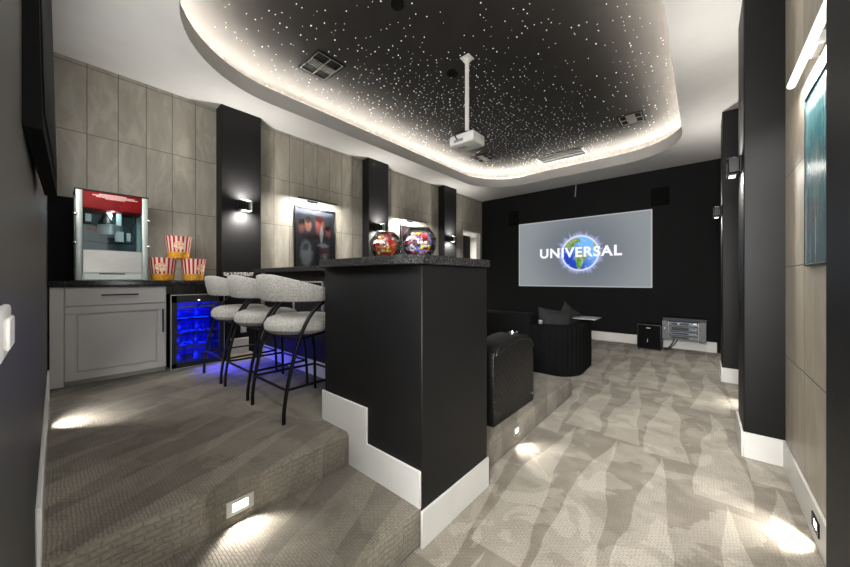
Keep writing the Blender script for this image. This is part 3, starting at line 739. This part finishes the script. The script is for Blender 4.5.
sconce('black wall light on the column behind the left candy bowl', XC, 3.90, 2.275)
sconce('black wall light on the left column nearest the screen wall', XC, 6.11, 2.275)
sconce('black wall light on the larger, nearer right-hand column', .228, 3.63, 2.24, -1)
sconce('black wall light on the right-hand column nearest the screen wall', .185, 5.91, 2.24, -1)
for yc in (2.67, 4.89): area('picture_lamp', (XL+.205, yc, 2.515), (-.42, 0, -1), .62, .03, 44)
area('picture_lamp', (XR-.075, 2.45, 2.47), (.35, 0, -1), .8, .02, 16)

# recessed step lights
def step_light(label, c, ax, power=14, w=.118, h=.07, dark=False, d=None, ang=112):
    """ax: direction the light faces"""
    t = thing('step_light', label, 'step light', c, 'recessed step lights'); x, y, z = c
    fm = M['black_metal'] if dark else M['steel']
    def fr(mb, o0, o1, w0, w1, h0, h1, bev=.0):
        if ax[0]: lo, hi = sorted((x+ax[0]*o0, x+ax[0]*o1)); mb.box(lo, hi, y+w0, y+w1, z+h0, z+h1, bev, 1)
        else: lo, hi = sorted((y+ax[1]*o0, y+ax[1]*o1)); mb.box(x+w0, x+w1, lo, hi, z+h0, z+h1, bev, 1)
    mb = MB(); iw, ih = w*.28, h*.27
    for b in ((-w/2, w/2, ih, h/2), (-w/2, w/2, -h/2, -ih), (-w/2, -iw, -ih, ih), (iw, w/2, -ih, ih)): fr(mb, 0, .006, *b, .001)
    mb.build('frame', fm, t)
    mb = MB(); fr(mb, .0005, .003, -iw, iw, -ih, ih); mb.build('lens', M['step_lens'], t)
    dd = d or (ax[0]*1.0, ax[1]*1.0, -.95)
    spot('step_lamp', (x+ax[0]*.02, y+ax[1]*.02, z), dd, power*.68, ang, .5, .012)
    return t
step_light('step light in the riser of the upper carpeted platform', (-1.644, .57, .273), (1, 0), 13, ang=120)
step_light('step light in the edge of the recliner platform', (-1.129, 2.42, .122), (1, 0), 9, .10, .06)
step_light('step light low on the near dark wall beside the cabinet', (-3.1, YB+T, ZP+.095), (0, 1), 20, .10, .06, d=(-.35, 1, -.5), ang=125)
step_light('dark framed step light in the right-hand baseboard, near corner', (XR-T, 2.49, .105), (-1, 0), 15, .13, .07, True)
step_light('step light in the right-hand baseboard between the two far columns', (XR-T, 4.75, .105), (-1, 0), 11, .13, .07, True)

# ------------------------------------------------------------------ screen wall
sx0, sx1, sz0, sz1 = -3.575, -.772, 1.158, 2.731
t = thing('projection_screen', 'white projection screen on black wall showing a blue globe with lettering', 'screen', ((sx0+sx1)/2, YS, sz0))
mb = MB()
for b in ((sx0, sx1, sz1-.02, sz1), (sx0, sx1, sz0, sz0+.02), (sx0, sx0+.02, sz0+.02, sz1-.02), (sx1-.02, sx1, sz0+.02, sz1-.02)): mb.box(b[0], b[1], YS-.03, YS, b[2], b[3])
mb.build('border', emis('screen_border', C(200, 203, 206), .75), t)
gx, gz, gr = -2.12, 1.925, .40
def screen_mat():
    k = NT('projected_picture'); v = k.obj(); x, y, z = k.sep(v)
    dx = k.math('SUBTRACT', x, gx - (sx0+sx1)/2); dz = k.math('SUBTRACT', z, gz - sz0)
    d = k.math('SQRT', k.math('ADD', k.math('MULTIPLY', dx, dx), k.math('MULTIPLY', dz, dz)))
    c = k.mix(k.sstep(d, .3, 1.5), C(112, 120, 128), C(147, 153, 157))
    a = k.math('ARCTAN2', dz, dx)
    rays = k.noise(k.comb(k.math('MULTIPLY', k.math('COSINE', a), 6.), k.math('MULTIPLY', k.math('SINE', a), 6.), 0.), 1.6, 3)
    lim = k.math('ADD', .42, k.math('MULTIPLY', k.math('SUBTRACT', rays, .35), .45))
    gl = k.sstep(k.math('DIVIDE', k.math('SUBTRACT', d, .38), k.math('SUBTRACT', lim, .37)), 0., 1., 1., 0.)
    c = k.mix(k.math('MULTIPLY', gl, .85), c, C(190, 196, 255))
    k.base(color=(0, 0, 0, 1), emit=c, es=.92, rough=.9); return k.m
mb = MB(); mb.box(sx0+.02, sx1-.02, YS-.022, YS-.002, sz0+.02, sz1-.02); mb.build('picture', screen_mat(), t, False)
def globe_mat():
    k = NT('projected_globe'); v = k.obj(); x, y, z = k.sep(v)
    cx = gx - (sx0+sx1)/2; cz = gz - sz0
    u = k.math('MULTIPLY', k.math('SUBTRACT', x, cx), 1/gr); w = k.math('MULTIPLY', k.math('SUBTRACT', z, cz), 1/gr)
    d = k.math('SQRT', k.math('ADD', k.math('MULTIPLY', u, u), k.math('MULTIPLY', w, w)))
    c = k.mix(k.sstep(k.math('ADD', u, w), -1., 1.), C(30, 66, 190), C(120, 186, 250))
    n = k.noise(k.comb(u, w, 0.), 3.2, 4, .6); nn = k.math('MULTIPLY', k.math('SUBTRACT', n, .5), .7)
    land = None
    for (a, b, ra, rb) in ((-.58, .55, .34, .30), (-.25, .72, .3, .16), (.0, -.28, .30, .32), (-.02, -.60, .17, .34), (.2, -.22, .2, .16), (-.15, .05, .12, .2), (.85, .42, .18, .3)):
        da = k.math('MULTIPLY', k.math('SUBTRACT', u, a), 1/ra); db = k.math('MULTIPLY', k.math('SUBTRACT', w, b), 1/rb)
        q = k.math('SQRT', k.math('ADD', k.math('MULTIPLY', da, da), k.math('MULTIPLY', db, db)))
        land = q if land is None else k.math('MINIMUM', land, q)
    lm = k.sstep(k.math('ADD', land, nn), .85, 1., 1., 0.)
    c = k.mix(lm, c, k.mix(k.sstep(n, .4, .6), C(70, 150, 60), C(170, 160, 110)))
    c = k.mix(k.math('MULTIPLY', k.sstep(k.noise(k.comb(u, w, 5.), 5., 3), .56, .66), .35), c, C(230, 240, 250))
    c = k.mix(k.sstep(d, .88, .99), c, C(236, 240, 255))
    k.base(color=(0, 0, 0, 1), emit=c, es=1.05, rough=.9); return k.m
mb = MB(); mb.lathe([(.0005, 0), (gr, 0)], 56, (gx, YS-.0235, gz), 'y', cap=False); mb.build('globe_picture', globe_mat(), t, False)
def lettering(body, x0, x1, zc, h, y, mat, parent):
    cu = bpy.data.curves.new('text_tmp', 'FONT'); cu.body = body; cu.size = 1.; cu.offset = .034; cu.space_character = 1.12
    o = bpy.data.objects.new('text_tmp', cu); COL.objects.link(o); bpy.context.view_layer.update()
    me = bpy.data.meshes.new_from_object(o.evaluated_get(bpy.context.evaluated_depsgraph_get()))
    bpy.data.objects.remove(o); bpy.data.curves.remove(cu)
    xs = [v.co.x for v in me.vertices]; ys = [v.co.y for v in me.vertices]
    a, b, c_, d_ = min(xs), max(xs), min(ys), max(ys); px = parent.location
    for v in me.vertices:
        X = x0 + (v.co.x-a)/(b-a)*(x1-x0); s = ((v.co.x-a)/(b-a)-.5)*2
        Z = zc + ((v.co.y-c_)/(d_-c_)-.5)*h*(1+.0*s)
        v.co = Vector((X, y, Z)) - px
    me.materials.clear(); me.materials.append(mat)
    ob = bpy.data.objects.new('lettering', me); COL.objects.link(ob); ob.parent = parent; return ob
M['letters'] = emis('projected_letters', C(238, 240, 246), 1.15)
lettering('UNIVERSAL', -3.03, -1.29, 1.95, .235, YS-.0255, M['letters'], t)

# flat black speakers high on the screen wall
def wall_speaker(label, x0, x1, z0, z1):
    t = thing('wall_speaker', label, 'speaker', ((x0+x1)/2, YS, z0), 'flat black wall speakers')
    mb = MB(); mb.box(x0, x1, YS-.025, YS, z0, z1, .005, 1); mb.build('frame', M['vent_black'], t)
    mb = MB(); mb.box(x0+.015, x1-.015, YS-.029, YS-.025, z0+.015, z1-.015); mb.build('grille', simple('speaker_cloth', C(13), .95, spec=.1, grain=.3, gscale=200, bump=.5, bscale=400), t)
wall_speaker('square black wall speaker above the left corner of the screen', -3.86, -3.60, 2.72, 3.10)
wall_speaker('square black wall speaker above the right corner of the screen', -.79, -.50, 2.79, 3.14)
mb = MB(); mb.tube([(-2.19, YS-.06, ZC), (-2.195, YS-.06, 3.36), (-2.21, YS-.06, 3.21)], .009, 8); tag(mb.build('hanging_cord', M['steel']), 'short pale cord hanging from the ceiling above the screen', 'cord')

# subwoofer and amplifier rack
t = thing('subwoofer', 'black cube subwoofer on the carpet beside the equipment rack', 'subwoofer', (-.77, 7.5, 0))
mb = MB(); mb.box(-.962, -.585, 7.315, 7.70, .02, .48, .008, 2); mb.build('cabinet', M['dark_plastic'], t)
mb = MB(); mb.box(-.945, -.60, 7.305, 7.315, .04, .465, .004, 1); mb.build('grille', M['velvet'], t)
for xx in (-.93, -.617):
    for yy in (7.35, 7.66): mb = MB(); mb.lathe([(.018, 0), (.015, .02)], 12, (xx, yy, 0)); mb.build('foot', M['dark_plastic'], t)
mb = MB(); mb.box(-.81, -.75, 7.301, 7.305, .405, .425, .002, 1); mb.box(-.80, -.79, 7.301, 7.305, .15, .21, .002, 1, ); mb.build('badge', M['steel'], t)
t = thing('equipment_rack', 'wall mounted equipment rack with silver faced amplifiers beside the subwoofer', 'equipment rack', (-.27, 7.6, .23))
mb = MB(); mb.box(-.575, .05, 7.42, YS, .56, .625, .006, 1); mb.box(-.575, -.56, 7.42, YS, .24, .56); mb.box(.025, .04, 7.42, YS, .24, .56); mb.box(-.57, .025, 7.44, YS, .24, .27); mb.build('case', M['dark_plastic'], t)
M['rack_grey'] = simple('rack_grey', C(92, 96, 98), .45, .3, grain=.1)
for a, b in ((-.58, -.49), (-.055, .04)): mb = MB(); mb.box(a, b, 7.395, 7.42, .225, .57, .004, 1); mb.build('side_panel', M['rack_grey'], t)
for a in (-.492, -.07): mb = MB(); mb.box(a, a+.016, 7.385, 7.42, .24, .56, .002, 1); mb.build('rail', M['chrome'], t)
M['amp_face'] = simple('amplifier_face', C(96, 106, 118), .35, .5, grain=.3, gscale=40)
for i, (z0, z1, mt) in enumerate(((.487, .555, 'amp_face'), (.385, .48, 'rack_grey'), (.315, .378, 'amp_face'), (.24, .308, 'rack_grey'))):
    mb = MB(); mb.box(-.476, -.07, 7.395, 7.60, z0, z1, .003, 1); am = mb.build('amplifier', M[mt], t)
    mb = MB(); mb.box(-.44, -.2, 7.391, 7.395, z0+.018, z1-.018); mb.build('display', M['dark_plastic'], am)
    for q in range(3): mb = MB(); mb.lathe([(.010, -.014), (.012, 0)], 12, (-.165+q*.033, 7.395, (z0+z1)/2), 'y'); mb.build('knob', M['chrome'], am)
mb = MB(); mb.box(-.35, -.33, 7.388, 7.391, .515, .53); mb.box(-.55, -.535, 7.392, 7.395, .42, .435); mb.box(-.13, -.09, 7.388, 7.391, .53, .545); mb.build('indicator', emis('small_led', (.8, .9, 1, 1), 1.2), t)
mb = MB(); mb.tube(smoothpath([(-.40, 7.62, .25), (-.42, 7.60, .18), (-.48, 7.58, .06), (-.55, 7.60, .012), (-.572, 7.62, .012)]), .009); mb.tube(smoothpath([(-.34, 7.62, .25), (-.36, 7.6, .2), (-.43, 7.57, .09), (-.50, 7.56, .012), (-.572, 7.56, .012)]), .007)
mb.build('cable', M['dark_plastic'], t)

# ------------------------------------------------------------------ seating
# recliner on the carpeted platform
t = thing('recliner', 'black leather recliner at the edge of the carpeted seating platform', 'recliner', (-1.65, 2.55, ZS))
z = ZS
armp = [(2.19, z), (2.19, .735), (2.21, .77), (2.29, .800), (2.40, .822), (2.53, .838), (2.66, .836), (2.78, .815), (2.88, .770), (2.935, .70), (2.95, .60), (2.95, z)]
def arm(x0, x1):
    mb = MB(); mb.prism(armp, 'x', x0, x1, .012, 2, .9); a = mb.build('armrest', M['quilt'], t)
    # padded top roll with a seam
    pad = [(2.215, .735), (2.23, .775), (2.29, .808), (2.40, .832), (2.53, .850), (2.66, .849), (2.78, .828), (2.885, .783), (2.945, .705), (2.93, .695), (2.86, .755), (2.76, .79), (2.6, .80), (2.4, .778), (2.28, .745)]
    mb = MB(); mb.prism(pad, 'x', x0-.008, x1+.010, .008, 2, .9); mb.build('arm_pad', M['leather'], a)
    return a
a1 = arm(-1.40, -1.205)
mb = MB(); mb.lathe([(.043, 0), (.05, .004), (.05, .012), (.036, .013), (.034, .004)], 24, (-1.30, 2.70, .8455)); mb.build('cup_holder', M['chrome'], a1)
mb = MB(); mb.lathe([(.012, 0), (.012, .006)], 14, (-1.205, 2.90, .275), 'x'); mb.build('button', M['chrome'], a1)
arm(-2.12, -1.925)
mb = MB(); mb.box(-1.925, -1.40, 2.42, 2.98, z+.04, .66, .05, 4); mb.build('seat', M['leather'], t)
mb = MB(); mb.prism([(2.14, .52), (2.36, .52), (2.32, 1.10), (2.25, 1.17), (2.14, 1.14), (2.08, 1.0)], 'x', -1.925, -1.40, .04, 4); mb.build('backrest', M['leather'], t)
mb = MB(); mb.box(-1.92, -1.41, 2.93, 2.99, z+.05, .55, .02, 3); mb.build('footrest', M['leather'], t)
mb = MB(); mb.box(-2.1, -1.23, 2.22, 2.92, z, z+.06); mb.build('base', M['dark_plastic'], t)

# front row sofa with a rounded end
t = thing('sofa', 'black front row sofa with rounded channelled end beyond the platform', 'sofa', (-2.2, 4.9, 0))
def channel(path, th, z0, z1, pleat=.0):
    """thick wall following a plan path, rounded top"""
    bm = bmesh.new(); P = [Vector((p[0], p[1], 0)) for p in path]; N = len(P); R = []
    for i in range(N):
        d = (P[min(i+1, N-1)]-P[max(i-1, 0)]).normalized(); nrm = Vector((d.y, -d.x, 0)); w = pleat*abs(math.sin(i*PI/4)) if pleat else 0
        cs = [(th/2-w, z0), (th/2-w, z1-.05), (th/2-.012-w, z1-.018), (th/2-.05-w, z1), (-th/2+.05, z1), (-th/2+.012, z1-.018), (-th/2, z1-.05), (-th/2, z0)]
        R.append([bm.verts.new(P[i]+nrm*(-c) * -1 + Vector((0, 0, zz))) for c, zz in cs])
    for i in range(N-1):
        for k in range(8): bm.faces.new((R[i][k], R[i][(k+1) % 8], R[i+1][(k+1) % 8], R[i+1][k]))
    bm.faces.new(R[0]); bm.faces.new(R[-1][::-1]); bmesh.ops.recalc_face_normals(bm, faces=bm.faces[:])
    m = MB(); m._merge(bm); return m
path = [(-1.86 + .0105*i, 4.50) for i in range(20)]
cx, cy, rr = -1.66, 4.80, .30
path += [(cx + rr*math.sin(a), cy - rr*math.cos(a)) for a in [math.radians(90*i/36) for i in range(1, 37)]]
path += [(-1.36 - .0008*i, 4.80 + .0165*i) for i in range(1, 37)]
channel(path, .20, .02, .70, .012).build('rounded_arm', M['velvet'], t)
mb = MB(); mb.box(-3.5, -1.84, 4.39, 4.66, .02, .835, .045, 4); mb.build('backrest', M['velvet'], t)
mb = MB(); mb.box(-3.3, -1.47, 4.62, 5.50, .06, .50, .05, 3); mb.build('seat', M['velvet'], t)
mb = MB(); mb.box(-3.52, -3.28, 4.42, 5.45, .02, .64, .05, 3); mb.build('armrest', M['velvet'], t)
tr = None
mb = MB(); mb.box(-1.50, -1.16, 5.05, 5.42, .742, .757, .006, 2); tr = mb.build('tray', simple('pale_tray', C(150, 150, 147), .4, grain=.05), t)
mb = MB(); mb.tube([(-1.40, 5.2, .62), (-1.40, 5.2, .742)], .022); mb.box(-1.46, -1.28, 5.14, 5.3, .722, .742, .004, 1); mb.build('bracket', M['black_metal'], tr)
mb = MB(); mb.lathe([(.028, 0), (.034, .05), (.03, .05), (.026, .004)], 18, (-1.74, 4.50, .702)); tag(mb.build('metal_cup', M['steel']), 'small silver cup standing on the sofa back next to the cushion', 'cup')
def cushion(label, c, sx, sz, th, rz, ry, tilt, group):
    bm = bmesh.new(); n = 12; g = {}
    for f in (1, -1):
        for i in range(n+1):
            for j in range(n+1):
                u, v = -1+2*i/n, -1+2*j/n
                if f < 0 and (i in (0, n) or j in (0, n)): g[f, i, j] = g[1, i, j]; continue
                e = (1-u**4)*(1-v**4); k2 = 1-.07*(1-abs(v))*(abs(u) > .9) 
                pin = .9+.1*(u*u*v*v); g[f, i, j] = bm.verts.new((u*sx/2*pin, f*th/2*e**.6, v*sz/2*pin))
    for f in (1, -1):
        for i in range(n):
            for j in range(n):
                q = [g[f, i, j], g[f, i+1, j], g[f, i+1, j+1], g[f, i, j+1]]
                bm.faces.new(q if f > 0 else q[::-1])
    bmesh.ops.recalc_face_normals(bm, faces=bm.faces[:])
    mb = MB(); mb._merge(bm); o = mb.build('throw_cushion', M['pillow']); o.location = c; o.rotation_euler = (ry, 0, rz)
    o.rotation_euler = (ry, tilt, rz); tag(o, label, 'cushion', group)
cushion('dark grey throw cushion lying sideways on the rounded sofa end', (-1.66, 4.86, .70), .52, .38, .19, .6, -.22, .12, 'cushions on the front sofa')
cushion('dark grey throw cushion tipped on its corner beside the pale tray', (-1.57, 5.2, .72), .38, .42, .15, .9, -.25, .62, 'cushions on the front sofa')

# ------------------------------------------------------------------ projector and ceiling fittings
px, py = -1.953*KU, 2.954*KU
t = thing('projector', 'white ceiling projector hanging on a white pole from the star ceiling', 'projector', (px, py, ZU))
mb = MB(); mb.box(px-.06, px+.06, py-.06, py+.06, ZU-.012, ZU, .004, 1); mb.lathe([(.055, ZU-.02), (.03, ZU-.05), (.026, ZU-.06)], 20, (px, py, 0)); mb.build('ceiling_plate', M['white_plastic'], t)
mb = MB(); mb.tube([(px, py, ZU-.03), (px, py, 2.995)], .023, 14); mb.build('pole', M['white_plastic'], t)
mb = MB(); mb.box(px-.16, px+.16, py-.125, py+.125, 2.8288, 2.9428, .02, 3); bd = mb.build('body', M['white_plastic'], t)
mb = MB(); mb.lathe([(.045, .02), (.045, -.01), (.035, -.012), (.034, .0)], 20, (px+.08, py+.125, 2.8910), 'y'); mb.build('lens', M['dark_plastic'], bd)
mb = MB(); mb.box(px-.10, px+.0, py-.05, py+.0, 2.8256, 2.8298); mb.build('label_plate', simple('grey_plate', C(150), .5, grain=.1), bd)
mb = MB(); mb.box(px-.09, px+.03, py-.128, py-.124, 2.8547, 2.8858); mb.build('vent', simple('grey_vent', C(130), .5, grain=.2, gscale=200), bd)
mb = MB(); mb.box(px-.05, px+.05, py-.05, py+.05, 2.9428, 2.9584, .004, 1); mb.lathe([(.035, 2.9584), (.03, 2.9999)], 16, (px, py, 0)); mb.build('mount', M['dark_plastic'], bd)
mb = MB(); mb.tube(smoothpath([(px+.01, py-.03, 2.9895), (px-.03, py-.09, 2.9947), (px-.07, py-.135, 2.9584), (px-.06, py-.14, 2.9065), (px-.04, py-.128, 2.8806)]), .007); mb.build('cable', M['dark_plastic'], t)

def vent(label, x0, x1, y0, y1, kind='grid'):
    x0, x1, y0, y1 = x0*KU, x1*KU, y0*KU, y1*KU
    t = thing('ceiling_vent', label, 'vent', ((x0+x1)/2, (y0+y1)/2, ZU), 'dark vents in the star ceiling'); z1 = ZU-.0005; z0 = ZU-.012; w = .018
    mb = MB()
    for b in ((x0, x1, y0, y0+w), (x0, x1, y1-w, y1), (x0, x0+w, y0+w, y1-w), (x1-w, x1, y0+w, y1-w)): mb.box(*b, z0, z1, .002, 1)
    mb.build('frame', M['vent_black'] if kind == 'grid' else M['vent_frame'], t)
    mb = MB(); mb.box(x0+w, x1-w, y0+w, y1-w, z1-.002, z1); mb.build('backing', M['vent_black'], t)
    mb = MB()
    if kind == 'grid':
        e = .009; xm = (x0+x1)/2; ym = (y0+y1)/2
        for b in ((x0+w, x1-w, y0+w, y0+w+e), (x0+w, x1-w, y1-w-e, y1-w), (x0+w, x0+w+e, y0+w, y1-w), (x1-w-e, x1-w, y0+w, y1-w), (x0+w, x1-w, ym-e*.6, ym+e*.6)): mb.box(*b, z0+.001, z1-.002)
        n = 12
        for i in range(n):
            yy = y0+w+e+(y1-y0-2*w-2*e)*(i+.5)/n; mb.box(xm-.06, xm+.06, yy-.005, yy+.005, z0+.002, z1-.002)
        mb.build('louvres', M['vent_frame'], t)
    else:
        for i in range(3):
            yy = y0+w+(y1-y0-2*w)*(i+.5)/3; mb.box(x0+w, x1-w, yy-.003, yy+.003, z0+.002, z1-.002)
        mb.build('louvres', M['vent_black'], t)
vent('square dark ceiling vent nearest the camera, at the left of the tray', -3.49, -3.06, 1.81, 2.16)
vent('square dark ceiling vent just beyond the projector', -3.50, -3.13, 5.42, 5.80)
vent('long slot ceiling vent over the projection screen', -2.54, -1.68, 6.30, 6.72, 'slot')
vent('square dark ceiling vent at the right end of the tray', -.98, -.66, 5.50, 5.87)
def disc(name, label, cat, x, y, r):
    x, y = x*KU, y*KU
    t = thing(name, label, cat, (x, y, ZU)); mb = MB(); mb.lathe([(r, ZU), (r, ZU-.015), (r*.9, ZU-.022)], 24, (x, y, 0)); mb.build('rim', M['vent_black'], t)
    mb = MB(); mb.lathe([(r*.82, ZU-.021), (r*.7, ZU-.028)], 24, (x, y, 0)); mb.build('grille', M['vent_black'], t)
disc('ceiling_speaker', 'small round black speaker in the star ceiling beside the projector pole', 'speaker', -2.22, 3.05, .07)
disc('smoke_detector', 'small round black detector in the star ceiling at top of view', 'detector', -2.03, 1.97, .06)

# ------------------------------------------------------------------ light
area('rear_fill', (-.05, -1.1, 1.9), (-.35, 1, -.1), 1.0, 1.8, 250, (1, .98, .95))  # added fill behind the camera, lifts the whole room
spot('far_fill', (.05, -.5, 1.9), (-.16, 1, -.2), 420, 62, 1., .2, (1, .98, .95))  # added fill spot, brightens the far half of the room
area('overhead_fill', (-1.6, .28, 3.44), (-.1, .45, -1), 2.4, .5, 14, (1, .98, .95))  # added fill above the view, not a ceiling fitting
area('back_fill', (-2.4, .03, 2.3), (0, 1, .12), 3.4, .7, 55, (1, .98, .95))  # added fill along the back wall, facing into the room
area('side_fill', (.24, .32, 1.5), (-1, .22, -.12), .7, 1.7, 17, (1, .98, .95))  # added fill out of view on the right, brightens riser and cabinet
area('hall_lamp', (-5.4, 8.2, 2.65), (0, 0, -1), .5, .5, 30)
def point(name, loc, power, col, r=.01):
    l = bpy.data.lights.new(name, 'POINT'); l.energy = power; l.color = col; l.shadow_soft_size = r
    o = bpy.data.objects.new(name, l); COL.objects.link(o); o.location = loc
for zz, pw in ((.50, 2.2), (.68, .9), (.82, 1.6), (.97, 2.2), (1.09, 4)): area('fridge_lamp', (-4.20, 1.03, zz), (-1, 0, -.1), .38, .03, pw, (.0, .012, 1))
area('fridge_glow', (-4.14, 1.06, .75), (1, .75, -1.1), .3, .3, 7, (.0, .01, 1), 1.5)
point('machine_lamp', (-4.36, .37, 1.96), .7, (.85, 1, 1))

w = bpy.data.worlds.new('room_world'); SC.world = w; w.use_nodes = True
bg = w.node_tree.nodes['Background']; bg.inputs[0].default_value = (.9, .95, 1, 1); bg.inputs[1].default_value = .6

# ------------------------------------------------------------------ camera
cam = bpy.data.cameras.new('camera'); co = bpy.data.objects.new('camera', cam); COL.objects.link(co)
co.location = (0, 0, 1.33); co.rotation_euler = (PI/2, 0, .7144)
cam.sensor_width = 36; cam.lens = 36*321/850; cam.shift_y = -4.25/850; cam.clip_start = .01
SC.camera = co
SC.view_settings.view_transform = 'Standard'
SC.view_settings.look = 'None'
SC.view_settings.exposure = 0.0
